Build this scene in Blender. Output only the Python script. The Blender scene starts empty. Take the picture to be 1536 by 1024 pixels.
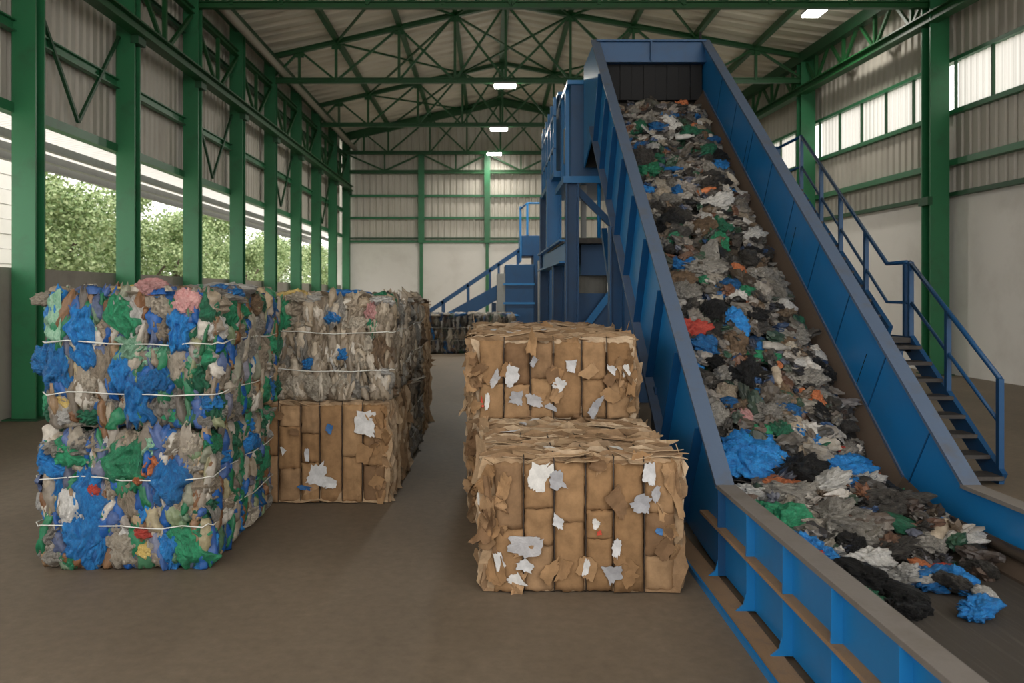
import bpy, bmesh, math, random
import numpy as np
from mathutils import Vector, Matrix

SC = bpy.context.scene
COL = SC.collection
R = math.radians
F = 1280.0                       # focal length in pixels of the 1536 px wide frame
rng = random.Random(7)

# ------------------------------------------------------------------ materials
def new_mat(name):
    m = bpy.data.materials.new(name); m.use_nodes = True
    nt = m.node_tree
    b = nt.nodes['Principled BSDF']
    return m, nt, b
def N(nt, t, **kw):
    n = nt.nodes.new(t)
    for k, v in kw.items():
        if k in n.inputs: n.inputs[k].default_value = v
        else: setattr(n, k, v)
    return n
def ramp(nt, stops, interp='LINEAR'):
    r = nt.nodes.new('ShaderNodeValToRGB'); e = r.color_ramp.elements
    r.color_ramp.interpolation = interp
    while len(e) < len(stops): e.new(0.5)
    for el, (p, c) in zip(e, stops):
        el.position = p; el.color = (c[0], c[1], c[2], 1)
    return r
def srgb(r, g, b):
    f = lambda c: (c/255/12.92) if c/255 <= .04045 else ((c/255+.055)/1.055)**2.4
    return (f(r), f(g), f(b))
def sc3(c, k): return tuple(min(1, x*k) for x in c)

def paint(name, col, rough=.45, dirt=(.10, .075, .05), amount=.35, scale=3.0, bump=.05, stretch=(1, 1, 1), metallic=0):
    m, nt, b = new_mat(name)
    tc = N(nt, 'ShaderNodeTexCoord'); mp = N(nt, 'ShaderNodeMapping'); mp.inputs['Scale'].default_value = stretch
    nt.links.new(tc.outputs['Object'], mp.inputs[0])
    n = N(nt, 'ShaderNodeTexNoise', Scale=scale, Detail=8, Roughness=.65)
    nt.links.new(mp.outputs[0], n.inputs['Vector'])
    rp = ramp(nt, [(.5, (0, 0, 0)), (.78, (amount,)*3)])
    nt.links.new(n.outputs['Fac'], rp.inputs[0])
    mx = N(nt, 'ShaderNodeMix', data_type='RGBA')
    mx.inputs[6].default_value = (*col, 1); mx.inputs[7].default_value = (*dirt, 1)
    nt.links.new(rp.outputs[0], mx.inputs[0]); nt.links.new(mx.outputs[2], b.inputs['Base Color'])
    b.inputs['Roughness'].default_value = rough; b.inputs['Metallic'].default_value = metallic
    if bump:
        n2 = N(nt, 'ShaderNodeTexNoise', Scale=scale*9, Detail=4); nt.links.new(mp.outputs[0], n2.inputs['Vector'])
        bp = N(nt, 'ShaderNodeBump', Strength=bump, Distance=.01)
        nt.links.new(n2.outputs['Fac'], bp.inputs['Height']); nt.links.new(bp.outputs[0], b.inputs['Normal'])
    return m

def film(name, c1, c2, rough=.38, bump=.5, scale=9, stretch=(1, 1, 1), spec=.5, c3=None):
    """crumpled plastic film: mottled colour with fine creases"""
    m, nt, b = new_mat(name)
    tc = N(nt, 'ShaderNodeTexCoord'); oi = N(nt, 'ShaderNodeObjectInfo')
    ad = N(nt, 'ShaderNodeVectorMath', operation='ADD'); mp = N(nt, 'ShaderNodeMapping'); mp.inputs['Scale'].default_value = stretch
    ml = N(nt, 'ShaderNodeMath', operation='MULTIPLY'); ml.inputs[1].default_value = 37
    nt.links.new(oi.outputs['Random'], ml.inputs[0])
    nt.links.new(tc.outputs['Object'], ad.inputs[0]); nt.links.new(ml.outputs[0], ad.inputs[1]); nt.links.new(ad.outputs[0], mp.inputs[0])
    n = N(nt, 'ShaderNodeTexNoise', Scale=scale*.28, Detail=7, Roughness=.7); n.inputs['Distortion'].default_value = .8
    nt.links.new(mp.outputs[0], n.inputs['Vector'])
    st = [(.34, c1), (.62, c2)]
    if c3: st.append((.74, c3))
    rp = ramp(nt, st); nt.links.new(n.outputs['Fac'], rp.inputs[0])
    hs = N(nt, 'ShaderNodeHueSaturation')
    mr = N(nt, 'ShaderNodeMapRange'); mr.inputs[3].default_value = .72; mr.inputs[4].default_value = 1.2
    nt.links.new(oi.outputs['Random'], mr.inputs[0]); nt.links.new(mr.outputs[0], hs.inputs['Value'])
    nt.links.new(rp.outputs[0], hs.inputs['Color']); nt.links.new(hs.outputs[0], b.inputs['Base Color'])
    b.inputs['Roughness'].default_value = rough; b.inputs['Specular IOR Level'].default_value = spec
    v = N(nt, 'ShaderNodeTexVoronoi', Scale=scale*.55, feature='DISTANCE_TO_EDGE')
    n3 = N(nt, 'ShaderNodeTexNoise', Scale=scale*.8, Detail=7, Roughness=.65)
    mv = N(nt, 'ShaderNodeMix', data_type='VECTOR'); mv.inputs[0].default_value = .25
    nt.links.new(mp.outputs[0], n3.inputs['Vector']); nt.links.new(mp.outputs[0], mv.inputs[4]); nt.links.new(n3.outputs['Color'], mv.inputs[5])
    nt.links.new(mv.outputs[1], v.inputs['Vector'])
    sm = N(nt, 'ShaderNodeMath', operation='ADD'); nt.links.new(v.outputs[0], sm.inputs[0]); nt.links.new(n3.outputs['Fac'], sm.inputs[1])
    bp = N(nt, 'ShaderNodeBump', Strength=min(1, bump*1.2), Distance=.025)
    nt.links.new(sm.outputs[0], bp.inputs['Height']); nt.links.new(bp.outputs[0], b.inputs['Normal'])
    return m

def island_mat(name, cols, rough=.8, bump=.3, scale=14, spec=.2, stretch=(1, 1, 1)):
    """each loose piece of the mesh takes its own tone out of cols, with fine fibre noise"""
    m, nt, b = new_mat(name)
    g = N(nt, 'ShaderNodeNewGeometry'); tc = N(nt, 'ShaderNodeTexCoord')
    mp = N(nt, 'ShaderNodeMapping'); mp.inputs['Scale'].default_value = stretch
    nt.links.new(tc.outputs['Object'], mp.inputs[0])
    n = N(nt, 'ShaderNodeTexNoise', Scale=scale, Detail=7, Roughness=.7); nt.links.new(mp.outputs[0], n.inputs['Vector'])
    rp = ramp(nt, [(i/len(cols), c) for i, c in enumerate(cols)], 'LINEAR')
    oi = N(nt, 'ShaderNodeObjectInfo'); am = N(nt, 'ShaderNodeMath', operation='ADD'); fm = N(nt, 'ShaderNodeMath', operation='FRACT')
    nt.links.new(g.outputs['Random Per Island'], am.inputs[0]); nt.links.new(oi.outputs['Random'], am.inputs[1]); nt.links.new(am.outputs[0], fm.inputs[0])
    nt.links.new(fm.outputs[0], rp.inputs[0])
    mr = N(nt, 'ShaderNodeMapRange'); mr.inputs[1].default_value = .3; mr.inputs[2].default_value = .7
    mr.inputs[3].default_value = .72; mr.inputs[4].default_value = 1.18
    nt.links.new(n.outputs['Fac'], mr.inputs[0])
    hs = N(nt, 'ShaderNodeHueSaturation'); nt.links.new(rp.outputs[0], hs.inputs['Color']); nt.links.new(mr.outputs[0], hs.inputs['Value'])
    nt.links.new(hs.outputs[0], b.inputs['Base Color'])
    b.inputs['Roughness'].default_value = rough; b.inputs['Specular IOR Level'].default_value = spec
    bp = N(nt, 'ShaderNodeBump', Strength=bump, Distance=.01); nt.links.new(n.outputs['Fac'], bp.inputs['Height'])
    nt.links.new(bp.outputs[0], b.inputs['Normal'])
    return m

def mottled_cells(name, cols, scale, stretch=(1, 1, 1), rough=.5, bump=.6):
    """compressed mixed film: irregular cells each of one film colour"""
    m, nt, b = new_mat(name)
    tc = N(nt, 'ShaderNodeTexCoord'); mp = N(nt, 'ShaderNodeMapping'); mp.inputs['Scale'].default_value = stretch
    nt.links.new(tc.outputs['Object'], mp.inputs[0])
    n = N(nt, 'ShaderNodeTexNoise', Scale=scale*.9, Detail=5, Roughness=.6); nt.links.new(mp.outputs[0], n.inputs['Vector'])
    mv = N(nt, 'ShaderNodeMix', data_type='VECTOR'); mv.inputs[0].default_value = .22
    nt.links.new(mp.outputs[0], mv.inputs[4]); nt.links.new(n.outputs['Color'], mv.inputs[5])
    v = N(nt, 'ShaderNodeTexVoronoi', Scale=scale); nt.links.new(mv.outputs[1], v.inputs['Vector'])
    sp = N(nt, 'ShaderNodeSeparateColor'); nt.links.new(v.outputs['Color'], sp.inputs[0])
    rp = ramp(nt, [(i/len(cols), c) for i, c in enumerate(cols)], 'CONSTANT'); nt.links.new(sp.outputs[0], rp.inputs[0])
    n2 = N(nt, 'ShaderNodeTexNoise', Scale=scale*4, Detail=6, Roughness=.7); nt.links.new(mp.outputs[0], n2.inputs['Vector'])
    mr = N(nt, 'ShaderNodeMapRange'); mr.inputs[1].default_value = .3; mr.inputs[2].default_value = .7
    mr.inputs[3].default_value = .5; mr.inputs[4].default_value = 1.3
    nt.links.new(n2.outputs['Fac'], mr.inputs[0])
    hs = N(nt, 'ShaderNodeHueSaturation'); nt.links.new(rp.outputs[0], hs.inputs['Color']); nt.links.new(mr.outputs[0], hs.inputs['Value'])
    nt.links.new(hs.outputs[0], b.inputs['Base Color']); b.inputs['Roughness'].default_value = rough
    bp = N(nt, 'ShaderNodeBump', Strength=bump, Distance=.03); nt.links.new(n2.outputs['Fac'], bp.inputs['Height'])
    nt.links.new(bp.outputs[0], b.inputs['Normal'])
    return m

M = {}
M['green_truss'] = paint('truss_green', srgb(28, 88, 46), .45, (.02, .03, .015), .5, 2.5)
M['green'] = paint('green_paint', srgb(44, 116, 76), .42, (.03, .045, .03), .5, 2.5)
M['green_dark'] = paint('dark_green_paint', srgb(28, 78, 48), .5, (.03, .04, .03), .5, 2.5)
M['blue'] = paint('blue_paint', srgb(28, 120, 184), .36, (.05, .07, .09), .22, 2.2)
M['navy'] = paint('navy_paint', srgb(18, 74, 120), .42, (.03, .03, .035), .4, 2.5)
M['worn'] = paint('worn_flange', srgb(84, 100, 124), .5, (.11, .10, .09), .7, 5, .1)
M['worn_brown'] = paint('worn_brown_flange', srgb(122, 116, 112), .6, (.13, .11, .09), .7, 6, .15)
M['dusty'] = paint('dusty_ledge', srgb(150, 120, 90), .9, srgb(84, 84, 92), .5, 9, .3)
M['rubber'] = paint('rubber_skirt', srgb(86, 72, 61), .7, (.10, .08, .06), .7, 6, .2)
M['belt'] = paint('belt_rubber', srgb(74, 68, 62), .75, (.13, .11, .095), .8, 5, .3, (9, .35, 1))
M['tread'] = paint('tread_steel', srgb(60, 56, 54), .6, (.12, .1, .08), .7, 8, .2)
M['black'] = paint('black_steel_and_shade', (.005, .005, .006), .75, (.008, .008, .008), .3)  # black lug and seams, also the shade coloured into the conveyor mouth
M['sheet'] = paint('corrugated_sheet', srgb(206, 200, 190), .55, srgb(160, 152, 140), .6, 1.2, .03, (1, 1, .3))
M['sheet_right'] = paint('grey_cladding', srgb(196, 190, 180), .55, srgb(150, 142, 132), .6, 1.2, .03, (1, 1, .3))
M['roof'] = paint('roof_sheet', srgb(236, 228, 214), .5, srgb(178, 168, 152), .8, .9, .04, (.35, 1.6, 1))
M['plaster'] = paint('white_plaster', srgb(238, 234, 229), .85, srgb(190, 182, 172), .35, .8, .05)
M['lowwall'] = paint('low_wall_plaster', srgb(172, 166, 156), .85, srgb(120, 112, 102), .5, 1.2, .1)
M['grey'] = paint('grey_metal', srgb(150, 152, 150), .5, (.2, .19, .18), .5, 4)
M['concrete_grey'] = paint('grey_drum', srgb(120, 118, 112), .8, (.1, .1, .09), .5, 6)
M['gutter'] = paint('gutter_zinc', srgb(178, 172, 160), .45, (.2, .19, .17), .5, 3)
M['canopy'] = paint('canopy_sheet', srgb(225, 222, 214), .6, srgb(170, 165, 155), .5, 2)
M['whiteclad'] = paint('white_cladding', srgb(235, 234, 230), .7, srgb(200, 198, 192), .4, 1)
M['wire'] = paint('tie_wire', srgb(214, 214, 208), .35, (.3, .3, .28), .4, 30, 0)
M['strap'] = paint('dark_strap', srgb(52, 42, 34), .6, (.05, .04, .03), .4, 20, 0)
M['bark'] = paint('bark', (.07, .05, .035), .9, (.03, .02, .015), .5, 8, .4)
M['leaf'] = island_mat('leaves', [(.12, .19, .08), (.20, .29, .12), (.30, .39, .18), (.42, .50, .27)], .6, .1, 3)
M['grass'] = paint('grass_ground', (.16, .2, .09), .95, (.22, .2, .14), .7, .6, .2)
M['yard'] = paint('yard_concrete', srgb(190, 184, 174), .9, srgb(150, 144, 134), .5, .5, .1)

def floor_mat():
    m, nt, b = new_mat('concrete_floor')
    tc = N(nt, 'ShaderNodeTexCoord')
    n1 = N(nt, 'ShaderNodeTexNoise', Scale=.55, Detail=9, Roughness=.62); n2 = N(nt, 'ShaderNodeTexNoise', Scale=14, Detail=8, Roughness=.7)
    mp = N(nt, 'ShaderNodeMapping'); mp.inputs['Scale'].default_value = (1, .45, 1)
    nt.links.new(tc.outputs['Object'], mp.inputs[0])
    nt.links.new(mp.outputs[0], n1.inputs['Vector']); nt.links.new(tc.outputs['Object'], n2.inputs['Vector'])
    r1 = ramp(nt, [(.3, srgb(100, 88, 74)), (.55, srgb(120, 107, 92)), (.75, srgb(138, 125, 110))])
    nt.links.new(n1.outputs['Fac'], r1.inputs[0])
    mr = N(nt, 'ShaderNodeMapRange'); mr.inputs[1].default_value = .3; mr.inputs[2].default_value = .7; mr.inputs[3].default_value = .84; mr.inputs[4].default_value = 1.14
    nt.links.new(n2.outputs['Fac'], mr.inputs[0])
    hs = N(nt, 'ShaderNodeHueSaturation'); nt.links.new(r1.outputs[0], hs.inputs['Color']); nt.links.new(mr.outputs[0], hs.inputs['Value'])
    nt.links.new(hs.outputs[0], b.inputs['Base Color'])
    rr = N(nt, 'ShaderNodeMapRange'); rr.inputs[3].default_value = .5; rr.inputs[4].default_value = .8; b.inputs['Specular IOR Level'].default_value = .3
    nt.links.new(n1.outputs['Fac'], rr.inputs[0]); nt.links.new(rr.outputs[0], b.inputs['Roughness'])
    bp = N(nt, 'ShaderNodeBump', Strength=.12, Distance=.01); nt.links.new(n2.outputs['Fac'], bp.inputs['Height']); nt.links.new(bp.outputs[0], b.inputs['Normal'])
    return m
M['floor'] = floor_mat()

def translucent_mat():
    m = bpy.data.materials.new('polycarbonate'); m.use_nodes = True
    nt = m.node_tree; nt.nodes.remove(nt.nodes['Principled BSDF']); o = nt.nodes['Material Output']
    t = N(nt, 'ShaderNodeBsdfTranslucent'); t.inputs[0].default_value = (.7, .69, .66, 1)
    d = N(nt, 'ShaderNodeBsdfDiffuse'); d.inputs[0].default_value = (.8, .79, .75, 1)
    mx = N(nt, 'ShaderNodeMixShader'); mx.inputs[0].default_value = .2
    tc = N(nt, 'ShaderNodeTexCoord'); w = N(nt, 'ShaderNodeTexWave', Scale=3.2); w.bands_direction = 'Y'
    nt.links.new(tc.outputs['Object'], w.inputs['Vector'])
    rp = ramp(nt, [(0, (.42, .415, .395)), (.4, (.62, .61, .585))]); nt.links.new(w.outputs['Fac'], rp.inputs[0]); nt.links.new(rp.outputs[0], t.inputs[0])
    nt.links.new(t.outputs[0], mx.inputs[1]); nt.links.new(d.outputs[0], mx.inputs[2]); nt.links.new(mx.outputs[0], o.inputs[0])
    return m
M['poly'] = translucent_mat()
def lamp_mat():
    m, nt, b = new_mat('lamp_glow')
    b.inputs['Base Color'].default_value = (1, 1, 1, 1); b.inputs['Emission Color'].default_value = (1, .97, .88, 1); b.inputs['Emission Strength'].default_value = 30
    return m
M['lamp'] = lamp_mat()

CB = [(.25, .143, .068), (.305, .178, .087), (.36, .22, .113), (.28, .163, .08), (.40, .252, .137), (.20, .117, .062)]
M['card'] = island_mat('cardboard', CB, .85, .25, 11)
M['card_edge'] = island_mat('cardboard_edges', [(.23, .145, .08), (.33, .22, .13), (.42, .295, .18), (.50, .38, .26), (.29, .185, .105)], .9, .3, 16)
M['paper'] = island_mat('paper_scrap', [(.62, .61, .60), (.5, .5, .52), (.68, .66, .63)], .7, .2, 12)
M['paper_grey'] = island_mat('paper_grey', [(.33, .33, .35), (.42, .41, .42)], .7, .2, 12)
M['paper_blue'] = island_mat('paper_blue', [(.04, .13, .32), (.08, .2, .42)], .6, .2, 12)
M['paper_red'] = island_mat('paper_red', [(.5, .05, .03), (.6, .1, .06)], .6, .2, 12)
M['card_core'] = paint('cardboard_core', (.2, .125, .07), .95, (.1, .06, .035), .6, 10, .3)

FILM = {   # colour word -> material ; stretched creases hang vertically on bales
 'blue': film('film_blue', (.009, .09, .32), (.024, .25, .62), .36, .5, 11, spec=.5),
 'dark blue': film('film_dark_blue', (.006, .05, .17), (.012, .14, .36), .38, .5, 11),
 'green': film('film_green', (.012, .13, .06), (.035, .31, .15), .36, .5, 11),
 'dark green': film('film_dark_green', (.01, .065, .035), (.02, .16, .085), .4, .5, 11),
 'pale green': film('film_pale_green', (.12, .33, .2), (.34, .55, .4), .4, .5, 11),
 'white': film('film_white', (.42, .41, .39), (.72, .70, .67), .4, .6, 11),
 'grey': film('film_grey', (.17, .155, .135), (.46, .43, .385), .33, .7, 12, c3=(.68, .65, .6)),
 'cream': film('film_cream', (.30, .25, .19), (.56, .50, .41), .45, .6, 11),
 'beige': film('film_beige', (.22, .175, .125), (.46, .38, .29), .5, .6, 11),
 'brown': film('film_brown', (.09, .055, .03), (.25, .165, .10), .5, .6, 11),
 'black': film('film_black', (.010, .010, .011), (.035, .034, .034), .32, .8, 13, c3=(.13, .125, .12)),
 'dark grey': film('film_dark_grey', (.036, .033, .030), (.135, .122, .108), .32, .8, 13, c3=(.33, .305, .275)),
 'orange': film('film_orange', (.38, .09, .03), (.62, .22, .09), .45, .5, 11),
 'red': film('film_red', (.42, .03, .02), (.62, .10, .07), .42, .5, 11),
 'pink': film('film_pink', (.5, .2, .2), (.68, .40, .38), .42, .5, 11),
 'yellow': film('film_yellow', (.45, .30, .06), (.65, .50, .2), .42, .5, 11),
}

# ------------------------------------------------------------------ mesh helpers
class MB:
    def __init__(s): s.v = []; s.f = []; s.smooth = False
    def add(s, vs, fs):
        o = len(s.v); s.v.extend(tuple(v) for v in vs); s.f.extend(tuple(i+o for i in f) for f in fs); return s
    def box(s, x0, x1, y0, y1, z0, z1):
        return s.add([(x0,y0,z0),(x1,y0,z0),(x1,y1,z0),(x0,y1,z0),(x0,y0,z1),(x1,y0,z1),(x1,y1,z1),(x0,y1,z1)],
                     [(0,3,2,1),(4,5,6,7),(0,1,5,4),(1,2,6,5),(2,3,7,6),(3,0,4,7)])
    def bar(s, a, b, w, h, up=(0,0,1)):
        a = Vector(a); b = Vector(b); d = (b-a).normalized(); u = Vector(up)
        sd = d.cross(u)
        if sd.length < 1e-4: sd = d.cross(Vector((1,0,0)))
        sd.normalize(); u = sd.cross(d).normalized()
        vs = []
        for p in (a, b):
            for i, j in ((-1,-1),(1,-1),(1,1),(-1,1)): vs.append(p+sd*(i*w/2)+u*(j*h/2))
        return s.add(vs, [(0,3,2,1),(4,5,6,7),(0,1,5,4),(1,2,6,5),(2,3,7,6),(3,0,4,7)])
    def angle(s, a, b, w, t=.012, up=(0,0,1)):          # L section
        a = Vector(a); b = Vector(b); d = (b-a).normalized(); sd = d.cross(Vector(up))
        if sd.length < 1e-4: sd = d.cross(Vector((1,0,0)))
        sd.normalize(); u = sd.cross(d).normalized()
        pr = [(0,0),(w,0),(w,t),(t,t),(t,w),(0,w)]
        return s.prism(pr, a, b, sd, u)
    def hbeam(s, a, b, w, h, t=.02, up=(0,0,1)):        # I section, flanges +-h/2 along up
        a = Vector(a); b = Vector(b); d = (b-a).normalized(); sd = d.cross(Vector(up))
        sd.normalize(); u = sd.cross(d).normalized()
        x, y = w/2, h/2
        pr = [(-x,-y),(x,-y),(x,-y+t),(t/2,-y+t),(t/2,y-t),(x,y-t),(x,y),(-x,y),(-x,y-t),(-t/2,y-t),(-t/2,-y+t),(-x,-y+t)]
        return s.prism(pr, a, b, sd, u)
    def prism(s, pr, a, b, sd, u):
        n = len(pr); vs = [Vector(p)+sd*x+u*y for p in (a, b) for x, y in pr]
        return s.add(vs, [tuple(range(n-1,-1,-1)), tuple(range(n,2*n))]+[(i,(i+1)%n,n+(i+1)%n,n+i) for i in range(n)])
    def plate_yz(s, poly, x0, x1):                       # polygon given as (y, z), extruded along x
        return s.prism(poly, (x0,0,0), (x1,0,0), Vector((0,1,0)), Vector((0,0,1)))
    def tube(s, pts, r, n=10, closed=False):
        pts = [Vector(p) for p in pts]; L = len(pts); vs = []
        nm = None
        for i, p in enumerate(pts):
            t = (pts[min(i+1, L-1)]-pts[max(i-1, 0)]) if not closed else (pts[(i+1)%L]-pts[i-1])
            t.normalize()
            if nm is None:
                nm = t.cross(Vector((0,0,1)))
                if nm.length < .05: nm = t.cross(Vector((1,0,0)))
            nm = (nm - t*nm.dot(t)); nm.normalize(); bn = t.cross(nm)
            for k in range(n):
                a = 2*math.pi*k/n; vs.append(p+(nm*math.cos(a)+bn*math.sin(a))*r)
        fs = [(i*n+k, i*n+(k+1)%n, (i+1)%L*n+(k+1)%n, (i+1)%L*n+k) for i in range(L if closed else L-1) for k in range(n)]
        if not closed: fs += [tuple(range(n-1,-1,-1)), tuple(range((L-1)*n, L*n))]
        return s.add(vs, fs)
    def build(s, name, mat, parent=None, local=False, smooth=None, bevel=0):
        me = bpy.data.meshes.new(name)
        off = Vector((0,0,0)) if (parent is None or local) else wloc(parent)
        me.from_pydata([tuple(Vector(v)-off) for v in s.v], [], s.f)
        me.materials.append(mat); me.update()
        if smooth: me.shade_smooth()
        o = bpy.data.objects.new(name, me); COL.objects.link(o)
        if parent: o.parent = parent
        if bevel:
            bv = o.modifiers.new('edge', 'BEVEL'); bv.width = bevel; bv.segments = 2; bv.limit_method = 'ANGLE'
        return o
def wloc(o):
    p = Vector(o.location)
    while o.parent: o = o.parent; p += o.location
    return p
def from_np(name, v, f, mat, smooth=True):
    me = bpy.data.meshes.new(name); me.from_pydata(v.tolist(), [], f); me.materials.append(mat)
    if smooth: me.shade_smooth()
    me.update(); return me
def link(name, me, parent=None, loc=(0,0,0), rot=(0,0,0), scale=(1,1,1), mat=None):
    o = bpy.data.objects.new(name, me); COL.objects.link(o); o.parent = parent
    o.location = loc; o.rotation_euler = rot; o.scale = scale
    if mat:
        o.material_slots[0].link = 'OBJECT'; o.material_slots[0].material = mat
    return o
def tag(o, label, cat, group=None):
    o['label'] = label; o['category'] = cat
    if group: o['group'] = group
    return o
def thing(name, label, cat, loc, group=None, rotz=0):
    o = bpy.data.objects.new(name, None); COL.objects.link(o); o.location = loc; o.rotation_euler = (0,0,rotz); o.empty_display_size = .1
    return tag(o, label, cat, group)
def struct(mb, name, mat, parent=None, **kw):
    o = mb.build(name, mat, parent, **kw)
    if not parent: o['kind'] = 'structure'
    return o

# ------------------------------------------------------------------ the hall
XL = -6.27                                       # left column line
RX = lambda y: 10.398-.056*y                     # right column line (hall tapers a little)
ZE, ZT, ZR, XRG = 8.45, 7.78, 10.0, .45          # eave, tie, ridge heights, ridge x
YB, YF = 37.2, -4.0                              # back wall, open front end
def roof_z(x, y):
    return ZE+(ZR-ZE)*(x-XL)/(XRG-XL) if x < XRG else ZR-(ZR-ZE)*(x-XRG)/(RX(y)-XRG)

struct(MB().box(-7.1, 11.6, YF, YB+.6, -.3, 0), 'floor', M['floor'])
struct(MB().box(-120, 120, -80, 160, -.5, -.3), 'ground', M['yard'])

def corrugated(a, b, z0, z1, pitch, depth, nrm):
    """trapezoid sheet standing on the line a-b (x, y), ribs vertical; z0/z1 numbers or functions of t"""
    a = Vector((*a, 0)); b = Vector((*b, 0)); L = (b-a).length; n = int(L/pitch); nv = Vector((*nrm, 0)); ts = []
    for i in range(n):
        for q, h in ((0,0),(.55,0),(.66,1),(.89,1)): ts.append(((i+q)/n, h))
    ts.append((1, 0)); vs = []
    f0 = z0 if callable(z0) else (lambda t: z0); f1 = z1 if callable(z1) else (lambda t: z1)
    for t, h in ts:
        p = a.lerp(b, t)+nv*(depth*h); vs += [(p.x, p.y, f0(t)), (p.x, p.y, f1(t))]
    return MB().add(vs, [(2*i, 2*i+2, 2*i+3, 2*i+1) for i in range(len(ts)-1)])

# ceiling: two corrugated slopes, ribs running down the slope
def roof_slope(x0f, x1f):
    n = int((YB+.4-YF)/.62); ys = []
    for i in range(n):
        for q, h in ((0,0),(.5,0),(.62,1),(.88,1)): ys.append((YF+(i+q)*.62, h))
    vs = []
    for y, h in ys:
        for k in range(5):
            xa, xb = x0f(y), x1f(y); x = xa+(xb-xa)*k/4
            vs.append((x, y, roof_z(min(max(x, XL), RX(y)), y)+.20-(.4*.23 if x < XL else 0)+.085*h))
    return MB().add(vs, [(5*i+k, 5*i+k+1, 5*i+6+k, 5*i+5+k) for i in range(len(ys)-1) for k in range(4)])
struct(roof_slope(lambda y: -6.9, lambda y: XRG), 'ceiling', M['roof'])
struct(roof_slope(lambda y: XRG, lambda y: RX(y)+.45), 'ceiling_right', M['roof'])

# left wall: low plastered wall, open band, cladding above
struct(MB().box(-6.75, -6.5, YF, YB, 0, 2.05), 'wall_left_base', M['lowwall'])
struct(corrugated((-6.55, YF), (-6.55, YB), 4.2, ZE+.15, .24, .045, (-1, 0)), 'wall_left', M['sheet'])
# back wall
struct(MB().box(-6.9, 9.2, YB+.25, YB+.5, 0, 3.95), 'wall_back_base', M['plaster'])
struct(corrugated((-6.9, YB+.3), (9.2, YB+.3), 3.9, lambda t: roof_z(min(max(-6.9+16.1*t, XL), RX(YB)), YB)+.22, .27, .045, (0, 1)), 'wall_back', M['sheet'])
# right wall
def rw(y, d=0): return (RX(y)+.32+d, y)
def wallbox(y0, y1, z0, z1, d0, d1):
    (a, _), (b, _) = rw(y0), rw(y1)
    return MB().add([(a+d0,y0,z0),(a+d1,y0,z0),(b+d1,y1,z0),(b+d0,y1,z0),(a+d0,y0,z1),(a+d1,y0,z1),(b+d1,y1,z1),(b+d0,y1,z1)],
                    [(0,3,2,1),(4,5,6,7),(0,1,5,4),(1,2,6,5),(2,3,7,6),(3,0,4,7)])
struct(wallbox(YF, YB+.3, 0, 3.75, 0, .25), 'wall_right_base', M['plaster'])
struct(corrugated(rw(YF, .05), rw(YB+.3, .05), 3.7, 5.5, .27, .045, (1, 0)), 'wall_right', M['sheet_right'])
struct(corrugated(rw(YF, .05), rw(YB+.3, .05), 6.57, ZE+.2, .27, .045, (1, 0)), 'wall_right_top', M['sheet_right'])
k = 0
BAYS_R = [5.2, 11.6, 18.0, 24.4, 30.8, 37.2]
for b0, b1 in zip(BAYS_R[:-1], BAYS_R[1:]):                      # translucent strip windows, one per bay
    k += 1
    w = struct(corrugated(rw(b0+.22, .04), rw(b1-.22, .04), 5.52, 6.56, .2, .03, (1, 0)), 'window_%d' % k, M['poly'])
    fr = MB()
    fr.add(wallbox(b0, b1, 5.44, 5.54, -.06, .12).v, wallbox(b0, b1, 5.44, 5.54, -.06, .12).f)
    fr.add(wallbox(b0, b1, 6.54, 6.62, -.06, .12).v, wallbox(b0, b1, 6.54, 6.62, -.06, .12).f)
    f = fr.build('window_frame', M['green'], w)
    n = 5
    for i in range(n+1):
        y = b0+.2+(b1-b0-.4)*i/n; mb = wallbox(y-.02, y+.02, 5.54, 6.54, -.03, .03); mb.build('mullion', M['green_dark'], f)
# girts on the three walls
t = 0
def trim(mb, mat):
    global t
    t += 1; return struct(mb, 'trim_%d' % t, mat)
trim(MB().hbeam((-6.42, YF, 5.3), (-6.42, YB, 5.3), .12, .16, .02), M['green'])
trim(MB().hbeam((-6.42, YF, 7.2), (-6.42, YB, 7.2), .12, .12, .02), M['green_dark'])
trim(MB().bar((-6.48, YF, 4.2), (-6.48, YB, 4.2), .16, .14), M['green'])
for z, h in ((3.97, .10), (4.12, .05), (5.0, .10), (5.97, .10)):
    trim(MB().bar((XL, YB+.2, z), (RX(YB), YB+.2, z), .12, h), M['green_dark' if h < .06 else 'green'])
for z, h, m in ((3.76, .09, 'green_dark'), (4.42, .13, 'green')):
    trim(wallbox(YF, YB+.2, z-h/2, z+h/2, -.14, .04), M[m])

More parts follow.
